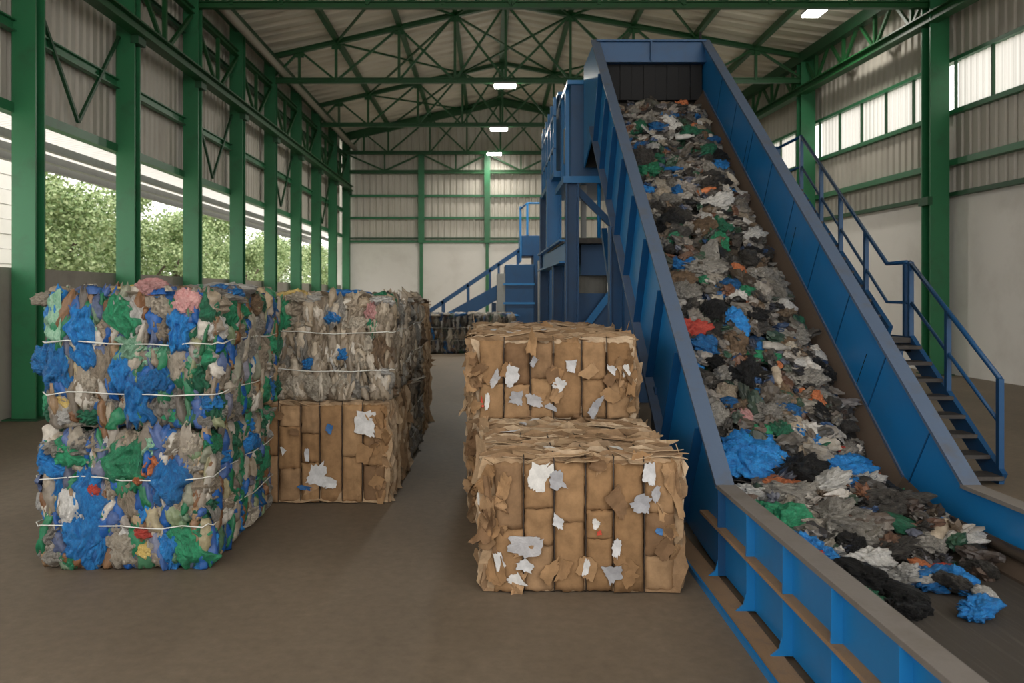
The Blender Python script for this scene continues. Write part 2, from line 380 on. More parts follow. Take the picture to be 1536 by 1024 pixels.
# ------------------------------------------------------------------ columns
YC = [11.6+3.2*i for i in range(9)]
ords = ['first', 'second', 'third', 'fourth', 'fifth', 'sixth', 'seventh', 'eighth', 'ninth']
for i, y in enumerate([8.4]+YC):
    n = ['outermost'] + ords
    lab = 'green steel column of the left wall, %s from the near end' % ords[i-1] if i else 'green steel column of the left wall beyond the near edge'
    c = thing('steel_column', lab, 'column', (XL, y, 0), 'columns along the left wall')
    sh = MB().hbeam((XL, y, .02), (XL, y, ZE), .32, .26, .03, (0, 1, 0)).build('shaft', M['green'], c)
    MB().box(XL-.25, XL+.25, y-.25, y+.25, 0, .02).build('base_plate', M['green_dark'], c)
    MB().box(XL+.1, XL+.24, y-.16, y+.16, 6.0, 6.14).build('rail_bracket', M['green_dark'], sh)
for i, y in enumerate([11.6, 18.0, 24.4, 30.8]):
    x = RX(y)
    lab = ['green steel column of the right wall outside the frame edge', 'thick green column of the right wall behind the stair foot', 'green column of the right wall rising behind the stair top',
           'green column of the right wall hidden behind the conveyor'][i]
    c = thing('steel_column', lab, 'column', (x, y, 0), 'columns along the right wall')
    sh = MB().hbeam((x, y, .02), (x, y, ZE), .40, .38, .035, (0, 1, 0)).build('shaft', M['green'], c)
    MB().box(x-.27, x+.27, y-.27, y+.27, 0, .02).build('base_plate', M['green_dark'], c)
    MB().box(x-.26, x-.16, y-.2, y+.2, 3.55, 3.72).build('wall_bracket', M['green_dark'], sh)
for i, x in enumerate([-3.0, -.12, 2.8, 5.6]):
    lab = 'slim green post on the back wall, %s from the left' % ords[i]
    c = thing('wall_post', lab, 'column', (x, YB, 0), 'posts of the back wall')
    MB().hbeam((x, YB+.05, 3.9), (x, YB+.05, ZT), .26, .2, .025, (0, 1, 0)).build('shaft', M['green'], c)
    MB().bar((x, YB+.1, 0), (x, YB+.1, 3.9), .14, .12, (0, 1, 0)).build('lower_shaft', M['green'], c)

# ------------------------------------------------------------------ trusses, purlins, rails
PN = [-5.45, -4.4, -2.6, -1.0, XRG, 2.3, 4.1, 5.9, 7.6]
for i, y in enumerate([18.0, 24.4, 30.8, 36.9]):
    xr = RX(y); nodes = [XL]+PN+[xr]
    lab = ['green roof truss across the hall, first from the near end', 'green roof truss across the hall, second from the near end',
           'green roof truss across the hall, third from the near end', 'green roof truss against the back wall'][i]
    tr = thing('roof_truss', lab, 'truss', (XRG, y, ZT), 'roof trusses')
    w = .11 if i < 3 else .13
    MB().hbeam((XL, y, ZT), (xr, y, ZT), .14, .15, .025).build('bottom_chord', M['green_truss'], tr)
    wt = .14 if i < 3 else .34
    tc_ = MB().hbeam((XL, y, ZE), (XRG, y, ZR), .14, wt, .025).build('top_chord', M['green_truss'], tr)
    tc2_ = MB().hbeam((XRG, y, ZR), (xr, y, ZE), .14, wt, .025).build('top_chord', M['green_truss'], tr)
    for j, x in enumerate(nodes[1:-1]):
        MB().bar((x, y, ZT), (x, y, roof_z(x, y)), .07, .09, (0,1,0)).build('vertical_web', M['green_truss'], tr)
    for j in range(len(nodes)-1):
        a, b = nodes[j], nodes[j+1]; up = j % 2 == 0
        za, zb = roof_z(a, y), roof_z(b, y)
        p = ((a, y+.03, ZT), (b, y+.03, zb)) if up else ((a, y+.03, za), (b, y+.03, ZT))
        MB().bar(*p, .06, .08, (0,1,0)).build('diagonal_web', M['green_truss'], tr)
        if j in (3, 4, 5, 6):
            q = ((a, y-.03, za), (b, y-.03, ZT)) if up else ((a, y-.03, ZT), (b, y-.03, zb))
            MB().bar(*q, .06, .07, (0,1,0)).build('counter_web', M['green_truss'], tr)
    for x in PN:
        z = roof_z(x, y); MB().box(x-.13, x+.13, y-.012, y+.012, z-.2, z-.05).build('gusset_plate', M['green_truss'], tc_ if x <= XRG else tc2_)
# lattice girder on the back wall below the last truss
tr = thing('lattice_girder', 'green lattice girder across the back wall under the truss', 'girder', (0, YB, 7.0))
MB().hbeam((XL, YB+.05, 7.0), (RX(YB), YB+.05, 7.0), .14, .16, .025).build('bottom_chord', M['green_truss'], tr)
xs = [XL, -4.6, -3.0, -1.5, -.12, 1.35, 2.8, 4.2, 5.6, 7.0]
for j in range(len(xs)-1):
    a, b = xs[j], xs[j+1]; p = ((a, YB+.05, ZT), (b, YB+.05, 7.05)) if j % 2 == 0 else ((a, YB+.05, 7.05), (b, YB+.05, ZT))
    MB().bar(*p, .07, .09, (0,1,0)).build('diagonal_web', M['green_truss'], tr)
    MB().bar((b, YB+.05, 7.05), (b, YB+.05, ZT), .06, .07, (0,1,0)).build('vertical_web', M['green_truss'], tr)
names = {-4.4: 'first from the left wall', -2.6: 'second from the left wall', -1.0: 'third from the left wall', XRG: 'ridge', 2.3: 'first right of the ridge', 4.1: 'second right of the ridge', 5.9: 'third right of the ridge', 7.6: 'last before the right wall'}
for x, nm in names.items():
    lab = 'thick green ridge purlin running along the roof peak' if nm == 'ridge' else 'green roof purlin running lengthwise, %s' % nm
    w = .22 if nm == 'ridge' else .13
    xe = min(x, RX(YB)-.5)
    mb = MB().bar((x, YF, roof_z(x, YF)+.1), (xe, YB, roof_z(xe, YB)+.1), w, .16)
    o = mb.build('roof_purlin', M['green_truss'] if nm == 'ridge' else M['green_truss']); tag(o, lab, 'purlin', 'roof purlins')
# sway bracing in the roof plane
for i, (y0, y1) in enumerate(((11.6, 18.0), (18.0, 24.4), (24.4, 30.8), (30.8, 36.9))):
    for j, (a, b) in enumerate(((-4.4, -1.0), (-1.0, 2.3), (2.3, 5.9))):
        where = ['left', 'middle', 'right'][j]; bay = ['nearest bay', 'second bay', 'third bay', 'last bay'][i]
        o = thing('sway_brace', 'crossed green brace rods under the %s roof of the %s' % (where, bay), 'brace', ((a+b)/2, (y0+y1)/2, roof_z((a+b)/2, y0)), 'roof sway braces')
        for p, q in (((a, y0), (b, y1)), ((b, y0), (a, y1))):
            MB().bar((p[0], p[1], roof_z(*p)-.02), (q[0], q[1], roof_z(*q)-.02), .055, .055).build('rod', M['green_truss'], o)
# rails along both side walls with lattices above
def side_lattice(name, lab, X, z0, z1, ys, skip=()):
    o = thing(name, lab, 'girder', (X(ys[0]), ys[0], z0))
    MB().hbeam((X(ys[0]), ys[0], z1), (X(ys[-1]), ys[-1], z1), .14, .14, .025).build('top_chord', M['green_truss'], o)
    for j in range(len(ys)-1):
        a, b = ys[j], ys[j+1]; m = (a+b)/2
        MB().bar((X(m), m, z0), (X(m), m, z1), .08, .08).build('vertical_web', M['green_truss'], o)
        MB().bar((X(a), a, z1), (X(m), m, z0), .07, .07).build('diagonal_web', M['green_truss'], o)
        MB().bar((X(b), b, z1), (X(m), m, z0), .07, .07).build('diagonal_web', M['green_truss'], o)
    return o
side_lattice('lattice_girder', 'green lattice girder along the left wall above the crane rail', lambda y: XL+.02, 6.35, 7.62, [8.4]+YC)
def ys_r(): return [8.4+1.6*i for i in range(19)]
side_lattice('lattice_girder', 'green lattice girder along the right wall above the crane rail', lambda y: RX(y)-.05, 7.55, 8.4, ys_r())
o = MB().hbeam((XL+.22, 5, 6.25), (XL+.22, YB, 6.25), .22, .22, .03).build('crane_rail', M['green_truss']); tag(o, 'green crane rail beam running along the left wall', 'rail beam')
o = MB().hbeam((RX(5)-.18, 5, 7.45), (RX(YB)-.18, YB, 7.45), .24, .22, .03).build('crane_rail', M['green_truss']); tag(o, 'green crane rail beam running along the right wall', 'rail beam')
o = MB().bar((XL+.1, 5, 8.3), (XL+.1, YB, 8.3), .22, .3).build('eave_beam', M['green_dark']); tag(o, 'dark green eave beam where roof meets the left wall', 'beam')
o = MB().bar((RX(5)-.1, 5, 8.42), (RX(YB)-.1, YB, 8.42), .22, .3).build('eave_beam', M['green_dark']); tag(o, 'dark green eave beam where roof meets the right wall', 'beam')
o = MB().tube([(XL+.42, 9, 7.95), (XL+.42, YB, 7.95)], .1, 12).build('rain_pipe', M['gutter'], smooth=True); tag(o, 'pale grey pipe running under the left eave', 'pipe')
for i in (0, 2, 4, 6):                                      # crossed rods in the cladding bays of the left wall
    a, b = YC[i], YC[i+1]; m = (a+b)/2
    o = thing('wall_brace', 'dark V brace on the cladding between left columns %d and %d' % (i+1, i+2), 'brace', (XL-.1, m, 4.4), 'left wall braces')
    MB().bar((XL-.1, a+.15, 6.1), (XL-.1, m, 4.35), .05, .05).build('rod', M['green_dark'], o)
    MB().bar((XL-.1, b-.15, 6.1), (XL-.1, m, 4.35), .05, .05).build('rod', M['green_dark'], o)

# ------------------------------------------------------------------ lamps under the trusses
for i, (x, y, z) in enumerate(((.43, 24.4, 7.62), (.32, 30.8, 7.62), (.18, 36.5, 7.66))):
    lab = 'white strip lamp hanging from the %s' % ['second roof truss', 'third roof truss', 'truss by the back wall'][i]
    o = thing('strip_lamp', lab, 'lamp', (x, y, z), 'strip lamps')
    hg = MB().box(x-.32, x+.32, y-.14, y+.14, z+.03, z+.09).build('housing', M['grey'], o)
    MB().box(x-.30, x+.30, y-.12, y+.12, z-.04, z+.03).build('diffuser', M['lamp'], hg)
    MB().tube([(x-.2, y, z+.09), (x-.2, y, ZT-.05)], .01, 6).build('hanger', M['grey'], o)
    MB().tube([(x+.2, y, z+.09), (x+.2, y, ZT-.05)], .01, 6).build('hanger', M['grey'], o)
lx, ly = 7.87, 20.7; lz = roof_z(lx, ly)-.16
o = thing('strip_lamp', 'small white lamp under the right roof slope beyond the first truss', 'lamp', (lx, ly, lz), 'strip lamps')
hg = MB().box(lx-.22, lx+.22, ly-.3, ly+.3, lz, lz+.06).build('housing', M['grey'], o); MB().box(lx-.2, lx+.2, ly-.28, ly+.28, lz-.05, lz).build('diffuser', M['lamp'], hg)
MB().tube([(lx, ly, lz+.06), (lx, ly, roof_z(lx, ly)+.2)], .012, 6).build('hanger', M['grey'], o)

# ------------------------------------------------------------------ outside: canopy, trees, white building
cn = thing('canopy', 'pale sheet canopy outside above the open band of the left wall', 'canopy', (-6.6, 20, 4.1))
cs = corrugated((-6.6, YF), (-6.6, YB), 0, 1, .3, .03, (0, 0)); 
vs = []
ysn = np.linspace(YF, YB, 120)
for j, y in enumerate(ysn):
    hh = .03 if j % 2 else 0
    vs += [(-6.6, y, 4.22+hh), (-7.75, y, 4.06+hh)]
MB().add(vs, [(2*i, 2*i+1, 2*i+3, 2*i+2) for i in range(len(ysn)-1)]).build('sheet', M['poly'], cn)
for x in (-7.0, -7.4, -7.72): MB().bar((x, YF, 4.08-.17*(-6.6-x)), (x, YB, 4.08-.17*(-6.6-x)), .1, .12).build('purlin', M['grey'], cn)

def leaf_mesh(name, seed, n=10000, blobs=30):
    r = np.random.default_rng(seed)
    cs = []
    for i in range(blobs):
        a = r.uniform(0, 2*np.pi); h = r.uniform(.28, 1.0); rad = (1-abs(h-.55)*1.1)*r.uniform(.15, 1)
        cs.append((rad*np.cos(a)*2.3, rad*np.sin(a)*2.3, h*6.6))
    cs = np.array(cs); rad = r.uniform(.6, 1.25, blobs)
    idx = r.integers(0, blobs, n); d = r.normal(size=(n, 3)); d /= np.linalg.norm(d, axis=1)[:, None]
    c = cs[idx]+d*(rad[idx]*r.uniform(.55, 1.05, n))[:, None]
    u = r.normal(size=(n, 3)); u /= np.linalg.norm(u, axis=1)[:, None]; w = np.cross(u, d+r.normal(size=(n, 3))*.5); w /= np.linalg.norm(w, axis=1)[:, None]
    s = r.uniform(.045, .11, n)[:, None]
    v = np.stack([c-u*s, c-w*s*.6, c+u*s, c+w*s*.6], 1).reshape(-1, 3)
    return from_np(name, v, [(4*i, 4*i+1, 4*i+2, 4*i+3) for i in range(n)], M['leaf'], False)
leafs = [leaf_mesh('crown', s) for s in (1, 2, 3)]
tm = MB().tube([(0,0,0), (.05,.02,1.2), (-.03,.05,2.6), (.06,0,4.2)], .14, 8)
for a in (0, 2.1, 4.2): tm.tube([(0,.03,2.4), (.5*math.cos(a), .5*math.sin(a), 3.3), (1.2*math.cos(a), 1.2*math.sin(a), 4.4)], .06, 6)
trunk = tm.build('trunk', M['bark'], smooth=True); trunk_me = trunk.data; bpy.data.objects.remove(trunk)
trees = [(-14.5,27.5,1.0),(-16.5,31,1.15),(-13.8,33.5,.85),(-17.5,37,1.2),(-14.6,39.5,.95),(-16,44,1.1),(-13.8,48,.9),(-17,51,1.2),(-14.5,56,1.0),(-16,63,1.15),(-14,70,1.0),(-16,78,1.15),(-23,42,1.5),(-24,54,1.55),(-22,66,1.45)]
for i, (x, y, s) in enumerate(trees):
    tall = 'tall' if s > 1.13 else ('low' if s < .95 else 'middling')
    lab = '%s leafy tree beyond the open left wall, %s from the near end' % (tall, (ords+['tenth','eleventh','twelfth','thirteenth','fourteenth','fifteenth'])[i])
    o = thing('leafy_tree', lab, 'tree', (x, y, -.3), 'trees beyond the open left wall', rotz=i*1.3)
    o.scale = (s, s, s*.84)
    link('crown', leafs[i % 3], o); link('trunk', trunk_me, o)
o = MB().box(-30, -10.0, YF, 120, -.31, -.29).build('grass_verge', M['grass']); o['kind'] = 'structure'
wb = thing('white_building', 'plain white clad building outside at the far left', 'building', (-17, 18, -.3))
b = MB()
for i in range(18): b.box(-22, -13.0+(.015 if i % 2 else 0), 10, 23.3, -.3+i*.4, .1+i*.4-.015)
b.build('wall', M['whiteclad'], wb)
MB().add([(-22.3,9.7,6.9),(-12.7,9.7,6.9),(-12.7,23.6,6.9),(-22.3,23.6,6.9),(-17.5,9.7,8.2),(-17.5,23.6,8.2)], [(0,3,2,1),(0,1,4),(3,5,2),(1,2,5,4),(0,4,5,3)]).build('roof', M['grey'], wb)

# ------------------------------------------------------------------ conveyor
CX0, CX1 = 1.355, 2.93          # outer faces
KY, KZ, TY, TZ = 5.12, .546, 11.4, 5.07
SL = (TZ-KZ)/(TY-KY); ang = math.atan(SL); cs_, sn_ = math.cos(ang), math.sin(ang)
top = lambda y: KZ+SL*(y-KY)
VD = 1.15                        # vertical depth of the inclined side plates
BV = .93                         # belt below the top edge
BZ = .2                          # belt height on the flat part
BK = KY+(BZ-KZ+BV)/SL            # where the belt starts to climb
FY = 1.2                         # near end of the flat part (behind the frame)
cv = thing('conveyor', 'big blue inclined conveyor carrying mixed plastic waste up to the roof', 'conveyor', (2.14, 5, 0))
def side(x0, x1):
    lo = [(KY, KZ), (TY, TZ), (TY+1.3, TZ), (TY+1.3, TZ-1.5), (TY+.05, TZ-VD)]
    lo += [(KY+.95, top(KY+.95)-VD), (KY+.3, 0.03), (KY, 0.03)]
    return MB().plate_yz(lo, x0, x1)
for sgn, x in ((-1, CX0), (1, CX1)):
    a, b = (x+.04, x+.06) if sgn < 0 else (x-.06, x-.04)
    spl = side(a, b).build('side_plate', M['blue'], cv)
    # flanges along the top and the lower edge of the incline
    xm = x+.05 if sgn < 0 else x-.05
    MB().bar((xm, KY-.02, KZ), (xm, TY+.02, top(TY+.02)), .11, .025, (0, -sn_, cs_)).build('top_flange', M['worn'], spl)
    MB().bar((xm-.02*(1 if sgn < 0 else -1), KY+.95, top(KY+.95)-VD), (xm-.02*(1 if sgn < 0 else -1), TY, top(TY)-VD), .13, .03, (0, -sn_, cs_)).build('lower_flange', M['worn'], spl)
    # stiffener ribs, square to the slope
    dp = VD*cs_
    for kk in range(9):
        y = KY+.42+kk*.62; z = top(y)
        p = Vector((x+.02 if sgn < 0 else x-.02, y, z-.02)); q = p+Vector((0, sn_*dp*.98, -cs_*dp*.98))
        if q.z < .05: q = p+(q-p)*((p.z-.05)/(p.z-q.z))
        MB().bar(p, q, .012, .09, (1, 0, 0)).build('rib', M['navy' if sgn < 0 else 'navy'], spl)
    # flat section
    pl = MB().box(a, b, FY, KY, .03, KZ-.01).build('trough_panel', M['blue'], cv)
    MB().box(min(x, x+.11*-sgn), max(x, x+.11*-sgn), FY, KY, KZ-.012, KZ+.012).build('top_flange', M['worn_brown'], pl)
    MB().box(min(x-.01, x+.05) if sgn < 0 else x-.05, x+.05 if sgn < 0 else x+.01, FY, KY+.35, .295, .315).build('mid_ledge', M['dusty'], pl)
    ox = -.12 if sgn < 0 else 0
    bp = MB().box(x+ox, x+.12+ox, FY, KY+1.0, .0, .028).build('base_plate', M['dusty'], pl)
    if sgn < 0: MB().box(x-.135, x-.12, FY, KY+1.0, 0, .035).build('base_edge', M['blue'], pl)
    for kk in range(7):
        y = KY-.06-.56*kk
        if sgn < 0:
            MB().plate_yz([(y-.006, .028), (y+.006, .028), (y+.006, KZ-.012), (y-.006, KZ-.012)], x-.005, x+.045).build('rib', M['navy' if kk == 0 else 'blue'], pl)
            MB().prism([(x-.06, .028), (x-.005, .028), (x-.005, .12), (x-.02, .06)], (0, y-.006, 0), (0, y+.006, 0), Vector((1,0,0)), Vector((0,0,1))).build('rib_foot', M['blue'], pl)
        else: MB().box(x-.045, x+.005, y-.006, y+.006, .028, KZ-.012).build('rib', M['blue'], pl)
# rubber skirts inside
for x, d in ((CX0+.06, 1), (CX1-.06, -1)):
    off = -.72
    poly = [(FY, BZ+.09), (KY+.35, BZ+.09), (KY+.78, top(KY+.78)+off), (TY+.1, top(TY+.1)+off), (TY+.1, top(TY+.1)+off-.24), (BK, BZ-.02), (FY, BZ-.02)]
    mb = MB(); prof = [(FY, BZ+.12, BZ+.015), (KY+.35, BZ+.12, BZ+.015), (KY+.80, top(KY+.80)+off+.03, top(KY+.80)-BV+.03), (TY+.1, top(TY+.1)+off+.03, top(TY+.1)-BV+.03)]
    vs = []
    for y, zt, zb in prof: vs += [(x, y, zt), (x+d*.13, y, zb), (x+d*.13, y, zb-.02), (x, y, zt-.03)]
    fs = [(4*i+a, 4*i+(a+1) % 4, 4*i+4+(a+1) % 4, 4*i+4+a) for i in range(3) for a in range(4)]+[(3, 2, 1, 0), (12, 13, 14, 15)]
    mb.add(vs, fs); mb.build('rubber_skirt', M['rubber'], cv)
    MB().bar((x+d*.006, KY+.80, top(KY+.80)+off+.03), (x+d*.006, TY, top(TY)+off+.03), .012, .025).build('skirt_strip', M['worn'], cv)
    pts = [(x+d*.06, FY, BZ+.11), (x+d*.06, KY+.35, BZ+.11)]
    MB().tube(pts, .03, 8).build('guide_bar', M['rubber'], cv, smooth=True)
# belt
pr = [(FY, BZ), (BK-.15, BZ), (BK, BZ+.02), (BK+.15, BZ+.02+SL*.14), (TY+.75, top(TY+.75)-BV), (TY+.9, top(TY+.75)-BV-.02)]
prd = [(y, z-.03) for y, z in reversed(pr)]
MB().plate_yz(pr+prd, CX0+.1, CX1-.1).build('belt', M['belt'], cv)
# trough floor under the belt
MB().plate_yz([(BK, .06), (TY+.3, top(TY+.3)-VD+.06), (TY+.3, top(TY+.3)-VD+.03), (BK, .03)], CX0+.06, CX1-.06).build('trough_floor', M['navy'], cv)
# head beam, hood, small eye bolt
hbm = MB().hbeam((CX0+.06, TY-.02, TZ-.15), (CX1-.06, TY-.02, TZ-.15), .12, .3, .02).build('head_beam', M['navy'], cv)
MB().box((CX0+CX1)/2-.01, (CX0+CX1)/2+.01, TY-.08, TY-.03, TZ-.29, TZ-.02).build('beam_rib', M['navy'], hbm)
hd = MB().box(CX0+.06, CX1-.06, TY, TY+1.3, TZ-.03, TZ).box(CX0+.06, CX1-.06, TY+1.28, TY+1.3, TZ-1.5, TZ)
hd.build('hood', M['black'], cv)  # coloured black: the shade inside the hood is put into the colour
cu = MB()  # black strips added to stand in for shade under the head beam
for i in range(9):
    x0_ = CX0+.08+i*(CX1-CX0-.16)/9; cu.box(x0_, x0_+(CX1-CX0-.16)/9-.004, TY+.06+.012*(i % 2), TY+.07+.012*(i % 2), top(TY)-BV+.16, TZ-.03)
cu.build('mouth_shade_strips', M['black'], cv)
MB().tube([(CX1-.12, TY, TZ), (CX1-.12, TY, TZ+.12)], .02, 8).build('lifting_lug', M['black'], hbm)
# legs under the incline
for y, xs2 in ((9.3, (CX0+.02, CX1-.02)), (7.2, (CX0+.1, CX1-.1))):
    for x in xs2: MB().hbeam((x, y, 0), (x, y, top(y)-VD+.02), .16, .16, .018, (1,0,0)).build('support_leg', M['navy'], cv)
    MB().bar((xs2[0], y, top(y)-VD-.12), (xs2[1], y, top(y)-VD-.12), .1, .12).build('cross_beam', M['navy'], cv)
MB().bar((CX0+.1, 9.35, .9), (CX0+.1, 10.9, 2.5), .07, .09).build('brace', M['navy'], cv)
# scratches on the inner right wall (panel seams)
for y in (6.5, 8.0, 9.5):
    p = Vector((CX1-.061, y, top(y)-.3)); q = p+Vector((0, sn_*.4, -cs_*.4))
    MB().bar(p, q, .006, .004, (1,0,0)).build('panel_seam', M['black'], cv)

# ------------------------------------------------------------------ staircase right of the conveyor
st = thing('metal_staircase', 'dark blue steel staircase with open treads beside the conveyor', 'staircase', (4.1, 7.6, 0))
SX0, SX1 = 3.62, 4.56
flights = [((7.63, .0), (9.27, 1.22), 8), ((9.78, 1.22), (12.5, 3.15), 11)]
for fi, ((y0, z0), (y1, z1), n) in enumerate(flights):
    for x in (SX0, SX1):
        MB().bar((x, y0-.02, z0+.02), (x, y1, z1-.06), .05, .2).build('stringer', M['navy'], st)
    for kk in range(n):
        f = (kk+ (.15 if fi == 0 else 1))/n; y = y0+(y1-y0)*f; z = z0+(z1-z0)*f+.06
        MB().box(SX0+.02, SX1-.02, y-.13, y+.13, z-.035, z).build('tread', M['tread'], st)
MB().box(SX0-.02, SX1+.02, 9.2, 9.85, 1.17, 1.22).build('landing', M['tread'], st)
MB().bar((SX1, 9.2, 1.15), (SX1, 9.85, 1.15), .05, .16).build('landing_beam', M['navy'], st)
for x in (SX0, SX1): MB().box(x-.04, x+.04, 9.5, 9.58, 0, 1.17).build('landing_leg', M['navy'], st)
MB().box(SX0-.4, SX1+.02, 12.4, 13.6, 3.1, 3.16).build('top_platform', M['tread'], st)
for x in (SX0-.3, SX1): MB().box(x-.05, x+.05, 13.3, 13.4, 0, 3.1).build('platform_leg', M['navy'], st)
RH = .84
def rail(pts, r=.024): return MB().tube(pts, r, 8)
x = SX1
hr = rail([(x,7.63,.94), (x,9.27,2.04)]).build('handrail', M['navy'], st, smooth=True)
rail([(x,7.63,.94-.4), (x,9.27,1.62)], .018).build('mid_rail', M['navy'], hr, smooth=True)
hr2 = rail([(x,9.33,2.04), (x,9.8,2.04), (x,12.5,4.0)]).build('handrail', M['navy'], st, smooth=True)
rail([(x,9.33,1.6), (x,9.8,1.6), (x,12.5,3.56)], .018).build('mid_rail', M['navy'], hr2, smooth=True)
for y, z0, z1 in ((7.63,.0,.94), (8.5,.66,1.53), (9.25,1.15,2.04), (9.36,1.15,2.04), (10.35,1.6,2.44), (11.1,2.12,2.98), (11.75,2.6,3.45), (12.5,3.1,4.0), (13.5,3.1,4.0)):
    MB().box(x-.024, x+.024, y-.024, y+.024, z0, z1).build('rail_post', M['navy'], hr if y < 9.3 else hr2)
rail([(x,12.5,4.0), (x,13.5,4.0), (SX0-.4,13.5,4.0)]).build('handrail', M['navy'], st, smooth=True)
rail([(x,12.5,3.56), (x,13.5,3.56), (SX0-.4,13.5,3.56)], .018).build('mid_rail', M['navy'], st, smooth=True)
MB().box(SX0-.424, SX0-.376, 13.476, 13.524, 3.1, 4.0).build('rail_post', M['navy'], st)

# ------------------------------------------------------------------ sorting tower left of the conveyor head
tw = thing('sorting_tower', 'tall blue steel sorting tower behind the conveyor head', 'machine', (1.6, 14.5, 0))
Y0 = 12.85
cb1 = MB().box(1.22, 2.9, Y0, 14.4, 3.45, 4.85).build('cabin', M['navy'], tw)
cb2 = MB().box(1.18, 2.9, 14.4, 18.0, 3.75, 5.05).build('rear_cabin', M['navy'], tw)
MB().box(1.1, 2.95, Y0-.05, 14.45, 3.36, 3.46).build('cabin_floor', M['blue'], tw)
MB().box(1.07, 2.95, 14.35, 18.05, 3.66, 3.76).build('cabin_floor', M['blue'], tw)
MB().box(1.16, 2.95, Y0-.05, 14.45, 4.84, 4.9).build('cabin_roof', M['blue'], tw)
MB().box(1.14, 2.95, 14.35, 18.05, 5.04, 5.09).build('cabin_roof', M['blue'], tw)
for y in (14.6, 15.3, 16.0, 16.7, 17.4, 17.9): MB().box(1.08, 1.13, y-.04, y+.04, 3.7, 5.05).build('guard_post', M['blue'], cb2)
for z in (4.2, 4.75): MB().box(1.085, 1.125, 14.5, 18.0, z-.03, z+.03).build('guard_rail', M['blue'], cb2)
for y in (13.2, 13.9): MB().box(1.16, 1.24, y-.05, y+.05, 3.45, 4.85).build('cabin_stiffener', M['blue'], cb1)
MB().box(1.17, 1.23, 13.42, 13.56, 3.75, 4.3).build('warning_plate', M['grey'], cb1)
MB().hbeam((1.24, Y0+.1, 0), (1.24, Y0+.1, 3.4), .22, .2, .025, (1,0,0)).build('front_post', M['navy'], tw)
MB().hbeam((1.16, 14.5, 0), (1.16, 14.5, 2.2), .2, .2, .025, (1,0,0)).build('middle_post', M['navy'], tw)
MB().hbeam((1.12, 15.0, 2.5), (1.12, 15.0, 3.7), .2, .26, .025, (1,0,0)).build('upper_post', M['blue'], tw)
MB().hbeam((1.14, 17.8, 0), (1.14, 17.8, 3.7), .2, .2, .025, (1,0,0)).build('rear_post', M['navy'], tw)
MB().hbeam((1.15, Y0+.1, 2.34), (1.1, 18.0, 2.34), .2, .36, .03).build('platform_beam', M['blue'], tw)
MB().box(1.1, 2.9, Y0+.1, 18.0, 2.46, 2.54).build('platform', M['tread'], tw)
MB().hbeam((2.75, Y0+.1, 0), (2.75, Y0+.1, 3.4), .22, .2, .025, (1,0,0)).build('front_post', M['navy'], tw)
MB().bar((1.3, Y0+.15, 3.3), (2.1, Y0+.15, 2.5), .08, .1).build('brace', M['navy'], tw)
MB().box(1.42, 2.6, 13.3, 14.3, 1.98, 2.46).build('hopper', M['navy'], tw)  # widened to the right so the gap under the conveyor stays dark
MB().tube([(1.65, 13.75, 1.7), (1.65, 13.75, 1.98)], .24, 20).build('drum', M['concrete_grey'], tw, smooth=False)
MB().box(1.36, 2.62, 13.3, 14.3, .0, 1.7).build('motor_housing', M['navy'], tw)  # extra width added to fill the shaded gap below the conveyor
MB().bar((1.3, 13.2, .95), (1.9, 13.2, 1.75), .05, .1).build('brace', M['blue'], tw)
MB().box(1.40, 1.48, 13.1, 13.2, 2.54, 3.36).build('grey_post', M['grey'], tw)
MB().tube([(1.3, 14.9, 0), (1.3, 14.9, 2.2)], .1, 14).build('pipe', M['concrete_grey'], tw, smooth=True)
MB().tube([(1.66, 13.0, 2.5), (1.66, 13.0, 3.4)], .03, 10).build('conduit', M['blue'], tw, smooth=True)

# baling press with its stair, further back
pz = 25.9
bp = thing('baling_press', 'dark blue baling press with grey end plate before the back wall', 'machine', (.95, pz, 0))
pch = MB().box(.46, 1.34, pz, pz+2.2, .62, 2.58).build('press_chamber', M['navy'], bp, bevel=.02)
MB().box(.22, .46, pz+.02, pz+2.1, 0, 2.3).build('end_plate', M['grey'], bp)
MB().box(.46, 1.7, pz-.1, pz+2.4, 0, .62).build('press_base', M['navy'], bp, bevel=.02)
for z in (.62, 1.4, 1.98): MB().box(.4, 1.36, pz-.03, pz+.0, z-.03, z+.03).build('press_band', M['blue'], pch)
MB().box(1.34, 2.3, pz+.2, pz+2.0, 0, 2.9).build('feed_column', M['navy'], bp)
MB().box(.98, 1.85, pz+.6, pz+2.4, 2.86, 3.5).build('feed_box', M['navy'], bp, bevel=.02)
MB().box(.94, .98, pz+.6, pz+2.4, 2.7, 3.5).build('feed_box_side', M['blue'], bp)
for x, y in ((1.16, pz+.62), (.98, pz+1.6), (1.82, pz+.62)): MB().box(x-.035, x+.035, y-.035, y+.035, 3.5, 4.5).build('rail_post', M['blue'], bp)
MB().tube([(.98, pz+1.6, 4.42), (1.16, pz+.62, 4.5), (1.95, pz+.62, 4.5)], .03, 8).build('handrail', M['blue'], bp, smooth=True)
for y in (pz+.1, pz+1.9): MB().tube([(1.5, y, 0), (1.5, y, 2.7)], .05, 8).build('ram_guide', M['grey'], bp)

